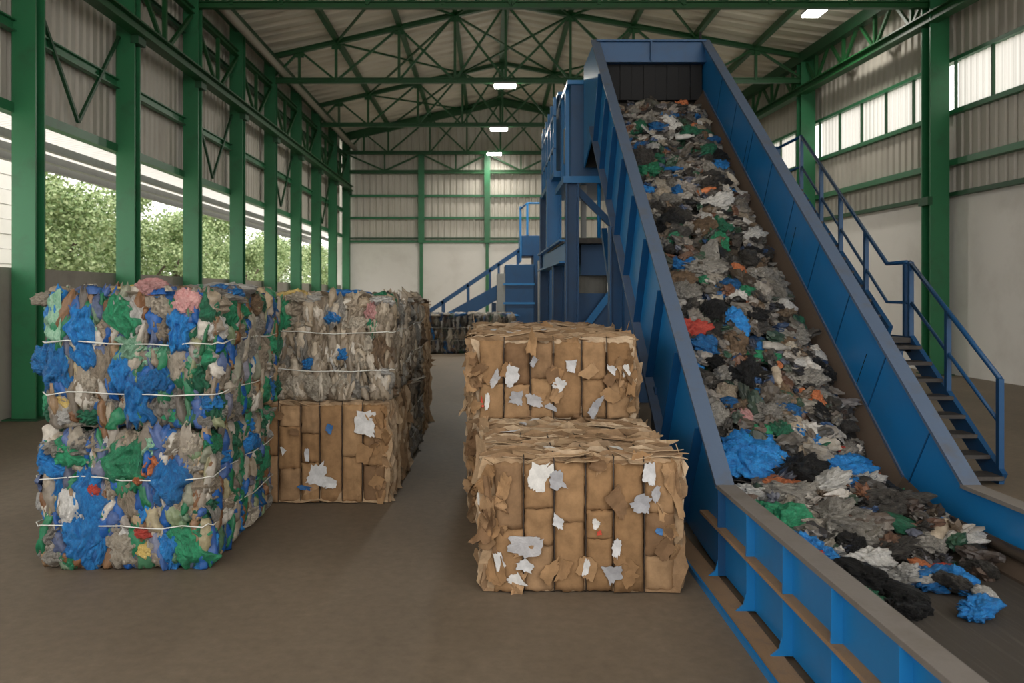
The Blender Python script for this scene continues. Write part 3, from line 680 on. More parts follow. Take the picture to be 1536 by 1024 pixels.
bs = thing('metal_staircase', 'blue stair climbing to the baling press along the back wall', 'staircase', (-1.0, 26.8, 0))
ys2 = 27.0
def sx(x): return 1.17+(x+1.93)*(3.12-1.17)/2.93      # handrail height
for yy in (ys2, ys2+.8):
    MB().bar((-2.9, yy, sx(-2.9)-.05), (1.0, yy, sx(1.0)), .06, .12).build('handrail', M['navy'], bs)
    MB().bar((-2.65, yy, .12), (.95, yy, sx(.95)-.95), .05, .42).build('stringer', M['navy'], bs)
    for x in (-1.5, -.7, .0, .28, .9): MB().box(x-.035, x+.035, yy-.03, yy+.03, sx(x)-.95, sx(x)).build('rail_post', M['navy'], bs)
for kk in range(12):
    x = -2.4+kk*.29; z = sx(x)-.9
    MB().box(x-.13, x+.13, ys2, ys2+.8, z-.03, z).build('tread', M['tread'], bs)
MB().box(.05, .2, ys2+.1, ys2+.3, 0, 1.4).build('support_leg', M['navy'], bs)

# ------------------------------------------------------------------ crumpled film shapes
def ico(sub):
    bm = bmesh.new(); bmesh.ops.create_icosphere(bm, subdivisions=sub, radius=1)
    v = np.array([x.co[:] for x in bm.verts]); f = [tuple(w.index for w in q.verts) for q in bm.faces]; bm.free(); return v, f
IV, IF = ico(5); IV3, IF3 = ico(4); IV2, IF2 = ico(3)
def tri(x): x = x-np.floor(x); return 1-4*np.abs(x-.5)
def crumple(seed, vertical=0.0, amp=1.0, lump=.22, base=None):
    r = np.random.default_rng(seed); v = (IV if base is None else base).copy()
    p = v+.18*np.sin(v[:, [1, 2, 0]]*3.1+r.uniform(0, 6, 3))+.10*np.sin(v[:, [2, 0, 1]]*5.7+r.uniform(0, 6, 3))
    d = np.zeros(len(v))
    for i in range(4):
        n = r.normal(size=3); n /= np.linalg.norm(n); d += lump*.5*np.sin(p@n*r.uniform(1.6, 3.2)+r.uniform(0, 6))
    for i in range(13):
        n = r.normal(size=3)
        n[2] *= (1-vertical); n /= np.linalg.norm(n)
        fq = r.uniform(.7, 3.6); ph = r.uniform(0, 1)
        # each crease field is bent by a slow wave so that folds wander
        m = p@n*fq+.35*np.sin(p@r.normal(size=3)*1.7+r.uniform(0, 6))+ph
        w = .5+.5*np.sin(p@r.normal(size=3)*2.1+r.uniform(0, 6))
        d += amp*.105/(fq**.75)*tri(m)*w
    for i in range(10 if len(v) > 600 else 3):       # finer creases
        n = r.normal(size=3); n[2] *= (1-vertical*.8); n /= np.linalg.norm(n)
        fq = r.uniform(4, 9.5); m = p@n*fq+.6*np.sin(p@r.normal(size=3)*2.6+r.uniform(0, 6))+.25*np.sin(p@r.normal(size=3)*6+r.uniform(0, 6))
        w = np.clip(np.sin(p@r.normal(size=3)*2.4+r.uniform(0, 6))*1.3, 0, 1)
        d += amp*.034*tri(m)*w
    q = v*(1+d)[:, None]
    return q
def rag(seed, nu, nv, fine=2):
    """pleated piece of film pressed against the bale: bulges towards -y, its rim sinks into the bale"""
    r = np.random.default_rng(seed); U, W = np.meshgrid(np.linspace(-1, 1, nu), np.linspace(-1, 1, nv), indexing='ij'); u, v = U.ravel(), W.ravel()
    sn = lambda t_, a_, b_: np.sin(t_*r.uniform(a_, b_)+r.uniform(0, 6))
    wd = (1-r.uniform(.1, .55)*np.abs(v)**r.uniform(1.2, 3))*(1+.22*sn(v, 2, 5)+.10*sn(v, 7, 14))
    x = u*wd+.22*sn(v, 1, 3)+.08*sn(v, 4, 8)
    z = v*(1+.12*sn(u, 2, 5)+.10*sn(u, 6, 12))
    y = (1-np.abs(u)**2.6)*(1-np.abs(v)**4)*.75
    for i in range(3+fine):
        fq = r.uniform(.7, 2.6) if i < 3 else r.uniform(2.5, 6)
        m = u*fq+.35*sn(v, 1, 3)+.12*sn(v, 4, 9)+r.uniform()
        y += (.22 if i < 3 else .09)*tri(m)*(.55+.45*sn(v, 1.5, 4))
    for i in range(2): y += .10*tri(v*r.uniform(.8, 2.5)+u*r.uniform(-.8, .8)+.2*sn(u, 2, 5)+r.uniform())*(.5+.5*sn(u, 1, 3))
    edge = np.maximum(np.abs(u), np.abs(v)); y = y*(1-edge**6)-.7*edge**8
    f = [(i*nv+j, (i+1)*nv+j, (i+1)*nv+j+1, i*nv+j+1) for i in range(nu-1) for j in range(nv-1)]
    return np.column_stack([x, -y, z]), f
TAT = [rag(700+i, 8, 13)[0] for i in range(18)]; RF = rag(1, 8, 13)[1]
PLEAT = [from_np('pleated_bag', *rag(800+i, 26, 36, 5), FILM['grey']) for i in range(18)]
TATL = [crumple(760+i, .2, 2.3, .4, IV2) for i in range(14)]
BLOB = [from_np('crumpled_bag', crumple(100+i, .3, 1.35, .28), IF, FILM['grey']) for i in range(14)]
DRAPE = [from_np('pressed_bag', crumple(300+i, .9, 1.25, .16), IF, FILM['grey']) for i in range(16)]
SMALL = [from_np('small_bag', crumple(500+i, .4, 1.2, .2, IV3), IF3, FILM['grey']) for i in range(10)]

def torn(seed, sx_, sy_, bend=.25, n=22, rings=4, thick=.004, rag=.22):
    """a torn, bent sheet in the local xy plane, with thickness"""
    r = np.random.default_rng(seed); a = np.linspace(0, 2*np.pi, n, endpoint=False)
    kc = r.integers(4, 8); ca = np.sort((np.arange(kc)+r.uniform(-.33, .33, kc))/kc*2*np.pi+r.uniform(0, 6))
    cr = r.uniform(.72, 1.25, kc); e = .55
    cx = np.sign(np.cos(ca))*np.abs(np.cos(ca))**e*cr; cy = np.sign(np.sin(ca))*np.abs(np.sin(ca))**e*cr
    tt = np.arange(n)*kc/n; i0 = np.floor(tt).astype(int); fr = tt-i0; i1 = (i0+1) % kc
    ox = cx[i0]*(1-fr)+cx[i1]*fr; oy = cy[i0]*(1-fr)+cy[i1]*fr
    k = 1+r.normal(size=n)*rag*.28+rag*.3*np.sin(np.arange(n)*r.uniform(.5, 1.3)+r.uniform(0, 6))*(r.random(n)**2)
    ox = ox*k*sx_/2; oy = oy*k*sy_/2
    vs = [(0, 0)]
    for j in range(1, rings+1):
        for i in range(n): vs.append((ox[i]*j/rings, oy[i]*j/rings))
    v = np.array(vs); s = (sx_+sy_)/2
    dr = r.uniform(0, np.pi); c = v@np.array([np.cos(dr), np.sin(dr)])/s
    z = bend*s*(c**2)*2*r.choice([-1, 1])+bend*.25*s*np.sin(v@r.normal(size=2)/s*6)+.06*s*np.abs(v@r.normal(size=2)/s)
    v3 = np.column_stack([v, z]); bk = v3.copy(); bk[:, 2] -= thick
    f = [(0, 1+i, 1+(i+1) % n) for i in range(n)]
    for j in range(rings-1):
        o = 1+j*n; f += [(o+i, o+n+i, o+n+(i+1) % n, o+(i+1) % n) for i in range(n)]
    L = len(v3); fb = [tuple(reversed([q+L for q in t_])) for t_ in f]
    o = 1+(rings-1)*n; rim = [(o+i, o+L+i, o+L+(i+1) % n, o+(i+1) % n) for i in range(n)]
    return np.vstack([v3, bk]), f+fb+rim
def xf(v, loc, rot):
    m = np.array(Matrix.Rotation(0, 3, 'X')) if rot is None else np.array(rot.to_matrix() if hasattr(rot, 'to_matrix') else rot)
    return v@m.T+np.array(loc)
from mathutils import Euler

# ------------------------------------------------------------------ plastic bales
def rounded_core(w, d, h, r, seed, amp, rows):
    n = 34; pts = []; faces = []; base = 0
    g = np.linspace(-1, 1, n)
    U, V = np.meshgrid(g, g, indexing='ij'); U = U.ravel(); V = V.ravel(); O = np.ones_like(U)
    quad = [(i*n+j, (i+1)*n+j, (i+1)*n+j+1, i*n+j+1) for i in range(n-1) for j in range(n-1)]
    P = [];
    for k, (a, b, c) in enumerate(((U, V, O), (U, V, -O), (U, O, V), (U, -O, V), (O, U, V), (-O, U, V))):
        P.append(np.column_stack([a, b, c])); flip = k in (1, 2, 5)
        faces += [tuple(x+k*n*n for x in (q[::-1] if flip else q)) for q in quad]
    P = np.vstack(P)*np.array([w/2, d/2, h/2]); inn = np.clip(P, -np.array([w/2-r, d/2-r, h/2-r]), np.array([w/2-r, d/2-r, h/2-r]))
    D = P-inn; nm = D/np.linalg.norm(D, axis=1)[:, None]; Q = inn+nm*r
    rg = np.random.default_rng(seed); dd = np.zeros(len(Q))
    for i in range(16):
        k = rg.normal(size=3); k[2] *= .35; k /= np.linalg.norm(k); fq = rg.uniform(2, 14)
        dd += amp*.5/(fq**.5)*tri(Q@k*fq+.3*np.sin(Q@rg.normal(size=3)*5)+rg.uniform())
    for z in rows: dd -= .035*np.exp(-((Q[:, 2]-z)/.03)**2)*(1-np.abs(nm[:, 2]))
    Q = Q+nm*dd[:, None]; Q[:, 2] += h/2
    Q[:, 2] = np.maximum(Q[:, 2], .004)
    bm_me = bpy.data.meshes.new('core'); bm_me.from_pydata(Q.tolist(), [], faces)
    bm = bmesh.new(); bm.from_mesh(bm_me); bmesh.ops.remove_doubles(bm, verts=bm.verts, dist=1e-4); bmesh.ops.recalc_face_normals(bm, faces=bm.faces); bm.to_mesh(bm_me); bm.free()
    bm_me.shade_smooth(); return bm_me

MIXB = [srgb(150,140,126), srgb(120,112,102), srgb(176,168,156), srgb(38,96,160), srgb(150,138,118), srgb(40,110,78), srgb(96,90,84), srgb(168,156,138), srgb(30,80,130), srgb(44,92,70)]
PALE = [srgb(160,148,132), srgb(132,120,104), srgb(182,172,158), srgb(148,132,112), srgb(112,98,82), srgb(172,160,144), srgb(98,84,68)]
M['core_mix'] = mottled_cells('pressed_mixed_film', MIXB, 11, (1, 1, .55))
M['core_pale'] = mottled_cells('pressed_pale_film', PALE, 12, (1, 1, .45))
M['tat_mix'] = island_mat('mixed_film_tatters', [srgb(168,158,144), srgb(120,110,98), srgb(196,190,180), srgb(150,136,116), srgb(96,90,84), srgb(30,90,160), srgb(22,80,150), srgb(150,140,126), srgb(34,110,74), srgb(40,120,84), srgb(170,150,120), srgb(120,84,56)], .42, .5, 30, .5)
M['tat_pale'] = island_mat('pale_film_tatters', [srgb(178,166,150), srgb(130,116,98), srgb(200,192,180), srgb(160,144,122), srgb(104,90,74), srgb(186,172,152), srgb(140,126,108)], .45, .5, 30, .5)
M['heap_bits'] = island_mat('loose_waste_bits', [srgb(44,42,40), srgb(92,86,80), srgb(130,124,114), srgb(30,29,29), srgb(160,152,140), srgb(70,66,62), srgb(110,92,72), srgb(38,37,37), srgb(190,184,176), srgb(120,112,104), srgb(36,70,112), srgb(60,56,54), srgb(40,78,58), srgb(84,78,72), srgb(112,76,56), srgb(52,50,48), srgb(150,142,134), srgb(36,34,33)], .38, .6, 26, .5)
M['core_heap'] = mottled_cells('loose_waste', [srgb(40,38,36), srgb(70,66,62), srgb(105,98,90), srgb(52,48,44), srgb(28,27,27), srgb(88,78,66), srgb(34,66,104), srgb(60,56,52), srgb(128,120,110), srgb(34,72,52)], 9, (1, 1, 1), .5, .8)

def pick(r, wts):
    t_ = r.random()*sum(wts.values())
    for k_, w_ in wts.items():
        t_ -= w_
        if t_ <= 0: return k_
    return k_
W_MIX = {'blue': 19, 'dark blue': 3, 'green': 12, 'dark green': 4, 'pale green': 5, 'white': 9, 'grey': 22, 'cream': 13, 'beige': 11, 'pink': 1.5, 'yellow': 1.5, 'orange': 1}
W_SIDE = {'blue': 14, 'dark blue': 12, 'green': 13, 'dark green': 14, 'pale green': 1, 'white': 3, 'grey': 17, 'cream': 6, 'beige': 12, 'brown': 6, 'orange': 1}
W_PALE = {'grey': 26, 'cream': 28, 'beige': 26, 'white': 13, 'brown': 4, 'blue': 1, 'pink': 1.2}
W_DULL = {'grey': 24, 'cream': 10, 'beige': 26, 'brown': 20, 'dark grey': 6, 'white': 5, 'green': 2}
W_BACK = {'grey': 26, 'beige': 20, 'white': 10, 'dark grey': 14, 'blue': 4, 'cream': 14, 'dark blue': 3, 'brown': 8}

def plastic_bale(label, loc, w, d, h, seed, wf, ws, core, tat, rows=(.36, .68), group=None, special=(), cols=7, rotz=0, lite=False, tuck=0):
    """rows: wire heights as a share of the height; bags hang between the wires as pressed lobes"""
    r = random.Random(seed)
    o = thing('plastic_bale', label, 'bale', loc, group, rotz)
    cm = rounded_core(w, d, h, .07, seed, .04, [(q-.5)*h for q in rows]); cm.materials.append(core); link('pressed_core', cm, o)
    edges = [0.03]+[q*h for q in rows]+[h-.02]; cnt = 0
    def bag(x, y, z, sx_, sy_, sz_, rz, colr, me=None):
        me = me or r.choice(DRAPE if r.random() < .28 else PLEAT)
        if me in PLEAT: sx_ *= 1.08; sy_ *= 1.15; sz_ *= 1.08
        if z-sz_*1.05 < .01: z = .01+sz_*1.05
        p = link('plastic_bag', me, o, (x, y, z), (r.uniform(-.12, .12), r.uniform(-.2, .2), rz), (sx_, sy_, sz_), FILM[colr])
        p['label'] = '%s pressed plastic bag' % colr
    for i in range(len(edges)-1):
        z0, z1 = edges[i], edges[i+1]; rh = z1-z0
        for face, L, wt in (('front', w, wf), ('right', d, ws), ('left', d, ws)):
            if face == 'left' and lite: continue
            n = max(2, round(L/(w/cols)*(1 if face == 'front' else .8)));
            if lite and face != 'front': n = max(2, n-2)
            for j in range(n):
                cw = L/n; u = -L/2+(j+.5)*cw+r.uniform(-.2, .2)*cw
                zz = z0+rh*.5+r.uniform(-.06, .06)*rh
                parts_ = [(zz, rh*.53)] if (r.random() < .62 or lite or face == 'left') else [(z0+rh*.27, rh*.3), (z0+rh*.74, rh*.3)]
                for (zc, hz) in parts_:
                    hw = cw*r.uniform(.46, .7); dp = r.uniform(.045, .085)
                    c_ = pick(r, wt)
                    if face == 'front': bag(u, -d/2+.02+r.uniform(-.015, .02), zc, hw, dp, hz, r.uniform(-.12, .12), c_)
                    elif face == 'right': bag(w/2-.02+r.uniform(-.02, .015), u, zc, hw, dp, hz, math.pi/2+r.uniform(-.12, .12), c_)
                    else: bag(-w/2+.02, u, zc, hw, dp, hz, -math.pi/2, c_)
    # top
    nx, ny = (5, 4) if not lite else (4, 3)
    for i in range(nx):
        for j in range(ny):
            c_ = pick(r, wf)
            bag(-w/2+(i+.5)*w/nx+r.uniform(-.05, .05), -d/2+(j+.5)*d/ny+r.uniform(-.06, .06), h-.02-tuck, w/nx*r.uniform(.45, .65), d/ny*r.uniform(.45, .6), r.uniform(.03, .06), r.uniform(-.6, .6), c_, r.choice(BLOB))
    for (x, y, z, a, b, c, rz, colr) in special: bag(x, y, z, a, b, c, rz, colr, r.choice(DRAPE if (abs(z-h) < .08 or abs(x) > w*.46) else PLEAT))
    tv, tf, off = [], [], 0
    for k_ in range(420 if not lite else 240):
        t_ = r.random(); m_ = TAT[r.randrange(len(TAT))]
        hx, hy, hz = r.uniform(.014, .055), r.uniform(.02, .042), r.uniform(.04, .13); rx = r.uniform(-.15, .15)
        if t_ < .42: lc = (r.uniform(-w/2, w/2), -d/2-.02+r.uniform(-.015, .03), r.uniform(.06, h-.04)); rz = r.uniform(-.3, .3)
        elif t_ < .72: lc = (w/2+.02+r.uniform(-.03, .015), r.uniform(-d/2, d/2), r.uniform(.06, h-.04)); rz = math.pi/2+r.uniform(-.3, .3)
        elif t_ < .80: lc = (-w/2-.02, r.uniform(-d/2, d/2), r.uniform(.06, h-.04)); rz = -math.pi/2
        else: lc = (r.uniform(-w/2, w/2), r.uniform(-d/2, d/2), h+r.uniform(-.02, .03)); rz = r.uniform(0, 3); rx = -math.pi/2
        if t_ >= .8 and tuck: continue
        v_ = xf(m_*np.array([hx, hy, hz]), lc, Euler((rx, r.uniform(-.35, .35) if t_ < .8 else 0, rz))); v_[:, 2] = np.maximum(v_[:, 2], .004)
        tv.append(v_); tf.extend(tuple(q_+off for q_ in g_) for g_ in RF); off += len(v_)
    tt_ = link('film_tatters', from_np('film_tatters', np.vstack(tv), tf, tat), o); tt_['kind'] = 'stuff'
    # tie wires around the bale
    for q in rows:
        z = q*h; pts = []
        hw, hd = w/2+.045, d/2+.064
        ring = [(-hw+.05, -hd), (hw-.05, -hd), (hw, -hd+.05), (hw, hd-.05), (hw-.05, hd), (-hw+.05, hd), (-hw, hd-.05), (-hw, -hd+.05)]
        for k_ in range(len(ring)):
            a, b = ring[k_], ring[(k_+1) % len(ring)]; m_ = 8 if k_ % 2 == 0 else 2
            for s_ in range(m_):
                t_ = s_/m_; pts.append((a[0]+(b[0]-a[0])*t_, a[1]+(b[1]-a[1])*t_+r.uniform(-.004, .004), z+r.uniform(-.008, .008)+.01*math.sin(k_*3+t_*7)))
        wr = MB().tube(pts, .0042, 5, True).build('tie_wire', M['wire'], o, local=True, smooth=True)
    return o

FRONT = [(-.30, -.72, .70, .12, .06, .11, 0, 'blue')]
plastic_bale('lower front bale of pressed blue, green and clear plastic bags', (-2.25, 5.98, 0), 1.0, 1.42, .85, 11, W_MIX, W_SIDE, M['core_mix'], M['tat_mix'], (.33, .67), 'mixed plastic bales', tuck=.05,
             special=[(-.53, -.62, .43, .06, .06, .10, .5, 'white'), (-.36, -.73, .72, .11, .06, .09, 0, 'green'), (.38, -.73, .14, .13, .06, .13, 0, 'green'), (-.21, -.75, .46, .1, .05, .16, .1, 'blue'), (.0, -.74, .67, .12, .06, .13, 0, 'green'),
                      (-.02, -.75, .10, .09, .05, .1, 0, 'cream'), (.12, -.74, .12, .05, .04, .05, 0, 'yellow'), (.12, -.76, .23, .05, .03, .03, 0, 'red'), (-.17, -.78, .50, .03, .02, .035, 0, 'red'), (.30, -.76, .55, .11, .05, .13, 0, 'blue'), (-.27, -.75, .20, .12, .05, .16, 0, 'blue'), (.09, -.77, .56, .025, .02, .03, 0, 'orange')])
plastic_bale('upper front bale of pressed plastic bags with a pink bag at its top edge', (-2.2, 5.98, .86), 1.02, 1.42, .84, 23, W_MIX, W_SIDE, M['core_mix'], M['tat_mix'], (.27, .64), 'mixed plastic bales',
             special=[(-.05, -.73, .70, .10, .08, .14, 0, 'green'), (-.31, -.74, .64, .08, .06, .13, 0, 'blue'), (-.30, -.74, .46, .08, .05, .09, 0, 'blue'), (-.53, -.66, .42, .10, .08, .11, .5, 'blue'), (.28, -.74, .60, .08, .07, .13, .1, 'blue'),
                      (.34, -.72, .78, .085, .06, .08, 0, 'pink'), (-.02, -.74, .50, .09, .05, .08, 0, 'pale green'), (-.06, -.74, .36, .07, .05, .12, 0, 'blue'), (.04, -.74, .15, .09, .06, .14, .2, 'blue'), (-.5, -.6, .16, .08, .08, .1, .4, 'green'),
                      (-.55, -.68, .80, .07, .04, .04, .3, 'cream'), (-.15, -.5, .85, .09, .08, .04, .3, 'yellow'), (-.3, -.62, .83, .09, .08, .05, .3, 'blue'), (.05, -.6, .86, .09, .09, .06, 0, 'pink'), (.3, .1, .86, .2, .2, .05, .4, 'white'), (.42, -.3, .84, .12, .2, .05, .4, 'blue')])
plastic_bale('bale of pale film with one hanging green bag on a cardboard bale', (-1.4, 7.65, .83), 1.16, 1.42, .84, 37, W_PALE, W_DULL, M['core_pale'], M['tat_pale'], (.30, .66), 'pale film bales', tuck=.02,
             special=[(-.30, -.74, .70, .07, .07, .13, 0, 'green'), (.12, -.74, .68, .06, .05, .06, .2, 'blue'), (.2, -.75, .38, .04, .04, .05, 0, 'blue'), (-.08, -.74, .30, .05, .05, .05, 0, 'blue'), (.45, -.72, .6, .05, .05, .09, 0, 'green'), (.43, -.74, .72, .05, .05, .08, 0, 'pink'),
                      (.1, -.2, .84, .25, .2, .05, .4, 'blue'), (.5, -.45, .80, .10, .15, .07, .3, 'green'), (-.25, -.5, .84, .12, .1, .05, 0, 'yellow'), (-.33, -.75, .17, .02, .03, .05, 0, 'blue')])
plastic_bale('dull grey and brown film bale, second back in the middle row, upper', (-1.38, 9.2, .83), 1.12, 1.42, .84, 41, W_PALE, W_DULL, M['core_pale'], M['tat_pale'], (.33, .66), 'pale film bales', lite=True)
plastic_bale('dull grey and brown film bale, second back in the middle row, lower', (-1.38, 9.2, 0), 1.12, 1.42, .82, 43, W_PALE, W_DULL, M['core_pale'], M['tat_pale'], (.33, .66), 'pale film bales', lite=True, tuck=.05)
for i, x in enumerate((-2.8, -1.38, .04)):
    lab = ['left', 'middle', 'right'][i]
    plastic_bale('far grey plastic bale in front of the back stair, %s one of three' % lab, (x, 24.8, 0), 1.3, 1.3, 1.1, 50+i, W_BACK, W_BACK, M['core_heap'], M['heap_bits'], (.33, .66), 'far plastic bales', cols=11, lite=True)

# ------------------------------------------------------------------ cardboard bales
def card_sheets(w, d, h, seed, n, amp):
    """ragged sheets standing across the bale: only their outer rim band is modelled, round a core"""
    r = np.random.default_rng(seed); V = []; Fc = []; off = 0
    per = []
    nx, nz = 18, 14
    for i in range(nx): per.append((-.5+i/nx, -.5, 0, -1))
    for i in range(nz): per.append((.5, -.5+i/nz, 1, 0))
    for i in range(nx): per.append((.5-i/nx, .5, 0, 1))
    for i in range(nz): per.append((-.5, .5-i/nz, -1, 0))
    per = np.array(per); m = len(per)
    for k_ in range(n):
        y = -d/2+(k_+.5)/n*d
        jit = r.normal(size=m)*amp; jit = .55*jit+.45*np.roll(jit, 1); base_ = r.normal()*amp*.5
        sh = jit+base_
        curl = r.normal(size=m)*.02; curl = (curl+np.roll(curl, 1)+np.roll(curl, 2))*.8
        lean = r.normal()*.012
        ring = []
        for q, (inset, cw) in enumerate(((.10, 0), (.035, .25), (0, 1))):
            x = per[:, 0]*w+per[:, 2]*(sh*(1 if q == 2 else .4)-inset)-np.sign(per[:, 0])*0
            z = per[:, 1]*h+per[:, 3]*(sh*(1 if q == 2 else .4)-inset)
            x = np.clip(x, -w/2+0-inset*(0)+(-.2), w/2+.2)
            if q < 2: x = np.clip(x, -w/2+inset*.8, w/2-inset*.8); z = np.clip(z, -h/2+inset*.8, h/2-inset*.8)
            yy = y+curl*cw+lean*cw+r.normal(size=m)*.002
            ring.append(np.column_stack([x, yy, np.maximum(z+h/2, .006)]))
        V.append(np.vstack(ring))
        for q in range(2):
            o_ = off+q*m; Fc += [(o_+i, o_+(i+1) % m, o_+m+(i+1) % m, o_+m+i) for i in range(m)]
        off += 3*m
    return np.vstack(V), Fc
def pillow(x0, x1, z0, z1, y, bulge, r, thick=.05):
    n, m = 11, 13; vs = []
    cr = [r.uniform(-.012, .012) for _ in range(4)]
    a1, a2 = r.uniform(0, 6), r.uniform(0, 6); k1, k2 = r.uniform(3, 9), r.uniform(3, 9)
    for i in range(n):
        for j in range(m):
            u, v = i/(n-1)*2-1, j/(m-1)*2-1
            b_ = bulge*(1-abs(u)**4)*(1-.6*abs(v)**14)
            b_ += .004*math.sin(u*k1+v*2+a1)+.005*math.sin(v*k2+u*1.3+a2)*(1-abs(u)**4)
            q = (cr[0]*(1-u)*(1-v)+cr[1]*(1+u)*(1-v)+cr[2]*(1-u)*(1+v)+cr[3]*(1+u)*(1+v))/4
            ex = r.uniform(-.004, .004) if i in (0, n-1) else 0; ez = r.uniform(-.007, .007) if j in (0, m-1) else 0
            vs.append((x0+(x1-x0)*(u+1)/2+ex, y-b_-q, z0+(z1-z0)*(v+1)/2+ez))
    fs = [(i*m+j, (i+1)*m+j, (i+1)*m+j+1, i*m+j+1) for i in range(n-1) for j in range(m-1)]
    bd = [i*m for i in range(n)]+[(n-1)*m+j for j in range(1, m)]+[i*m+m-1 for i in range(n-2, -1, -1)]+[j for j in range(m-2, 0, -1)]
    L = len(vs); vs += [(vs[i][0], y+thick, vs[i][2]) for i in bd]; nb = len(bd)
    fs += [(bd[(i+1) % nb], bd[i], L+i, L+(i+1) % nb) for i in range(nb)]
    return MB().add(vs, fs)

def card_bale(label, loc, w, d, h, seed, group, ncol=6, scraps=(), big=True, rotz=0, flakes=70, sheets=90, flaps=26):
    r = random.Random(seed); rs = np.random.default_rng(seed)
    o = thing('cardboard_bale', label, 'bale', loc, group, rotz)
    MB().box(-w/2+.05, w/2-.05, -d/2+.05, d/2-.03, .01, h-.04).build('pressed_core', M['card_core'], o, local=True)
    v, f = card_sheets(w, d, h, seed, sheets, .021)
    me = from_np('pressed_sheets', v, f, M['card_edge'], False); b_ = link('pressed_sheets', me, o)
    sd = b_.modifiers.new('thickness', 'SOLIDIFY'); sd.thickness = .004
    # front panels between the straps
    xe = [-w/2+.06+(w-.1)*i/ncol+(r.uniform(-.012, .012) if 0 < i < ncol else 0) for i in range(ncol+1)]
    for i in range(ncol):
        nz = 1 if r.random() < .15 else (2 if r.random() < .6 else 3)
        cut = [.012]+sorted(h*(k_+1)/nz+r.uniform(-.09, .09)*h for k_ in range(nz-1))+[h-.015-r.uniform(0, .02)]
        for k_ in range(nz):
            pp = pillow(xe[i]+.005, xe[i+1]-.005, cut[k_]+.0005, cut[k_+1]-.0005, -d/2-.008+r.uniform(-.012, .01), r.uniform(.012, .03), r)
            pp.build('cardboard_panel', M['card'], o, local=True, smooth=True)
    def sheet_obj(name, mat, loc_, rot_, sx_, sy_, bend, label_=None, rag=.22, n=22):
        v_, f_ = torn(r.randrange(10**6), sx_, sy_, bend, n, 4, .004, rag)
        p = link(name, from_np(name, v_, f_, mat, False), o, loc_, rot_)
        if label_: p['label'] = label_
        return p
    # loose torn flaps round the rim of the front and on both flanks
    allv, allf, off = [], [], 0
    def put(v_, f_, loc_, rot_):
        nonlocal off
        v_ = xf(v_, loc_, rot_); v_[:, 2] = np.maximum(v_[:, 2], .008)
        allv.append(v_); allf.extend(tuple(q+off for q in t_) for t_ in f_); off += len(v_)
    for k_ in range(flakes):                                        # flakes lying on the top
        x = r.uniform(-w/2, w/2); y = r.uniform(-d/2-.02, d/2)
        v_, f_ = torn(r.randrange(10**6), r.uniform(.12, .34), r.uniform(.05, .16), r.uniform(.03, .14), 16, 3, .004)
        put(v_, f_, (x*.96, y, h+r.uniform(-.012, .026)), Euler((r.uniform(-.22, .3), r.uniform(-.14, .14), r.uniform(-.3, .3))))
    for k_ in range(int(flakes*.8)):                                # flakes on the flanks, standing on edge
        s_ = r.choice((-1, -1, 1)); y = r.uniform(-d/2, d/2); z = r.uniform(.05, h-.03)
        v_, f_ = torn(r.randrange(10**6), r.uniform(.05, .13), r.uniform(.12, .32), r.uniform(.05, .2), 16, 3, .004)
        put(v_, f_, (s_*(w/2+r.uniform(-.01, .02)), y, z), Euler((R(90)+r.uniform(-.25, .25), r.uniform(-.25, .25), s_*R(60)+r.uniform(-.5, .5))))
    lf = from_np('loose_flakes', np.vstack(allv), allf, M['card_edge'], False); lo = link('loose_flakes', lf, o); lo['kind'] = 'stuff'
    for k_ in range(flaps):                                         # larger flaps at the left and right ends of the front
        s_ = r.choice((-1, -1, 1, 1, 0)); z = r.uniform(.1, h-.06)
        x = s_*(w/2-.055)+r.uniform(-.06, .03) if s_ else r.uniform(-w/2, w/2)
        if s_ == 0: z = h-.03 if r.random() < .6 else .06
        sheet_obj('torn_flap', M['card'], (x, -d/2-.03+r.uniform(-.015, .03), z), (R(90)+r.uniform(-.3, .3), r.uniform(-.4, .4), s_*r.uniform(.1, .9)+r.uniform(-.15, .15)), r.uniform(.06, .14), r.uniform(.09, .24), r.uniform(.12, .4), None, .3, 34)
    for k_ in range(9):
        sheet_obj('torn_flap', M['card'], (r.uniform(-w/2+.1, w/2-.1), -d/2-.042, r.uniform(.1, h-.1)), (R(90)+r.uniform(-.08, .12), r.uniform(-3, 3), r.uniform(-.12, .12)), r.uniform(.08, .2), r.uniform(.06, .14), r.uniform(.03, .1), None, .3, 34)
    for (x, z, sx_, sy_, rz, mat, lb) in scraps:
        sheet_obj('paper_scrap', M[mat], (x, -d/2-.048, z), (R(90)+r.uniform(-.06, .1), rz, r.uniform(-.08, .08)), sx_*.95, sy_*.95, .05, lb, .35, 34)
    for k_ in range(5):
        sheet_obj('paper_scrap', M['paper'], (r.uniform(-w/2, w/2)*.9, r.uniform(-d/2, d/2)*.9, h+.03), (r.uniform(-.1, .15), r.uniform(-.1, .1), r.uniform(0, 3)), r.uniform(.06, .16), r.uniform(.04, .08), .06, 'white paper scrap', .35, 16)
    for k_ in range(3):
        sheet_obj('paper_scrap', M['paper'], (-w/2-.02, r.uniform(-d/2, 0), r.uniform(.15, h-.1)), (R(90), r.uniform(-.3, .3), R(-70)+r.uniform(-.3, .3)), r.uniform(.04, .07), r.uniform(.1, .2), .1, 'white paper scrap', .3, 16)
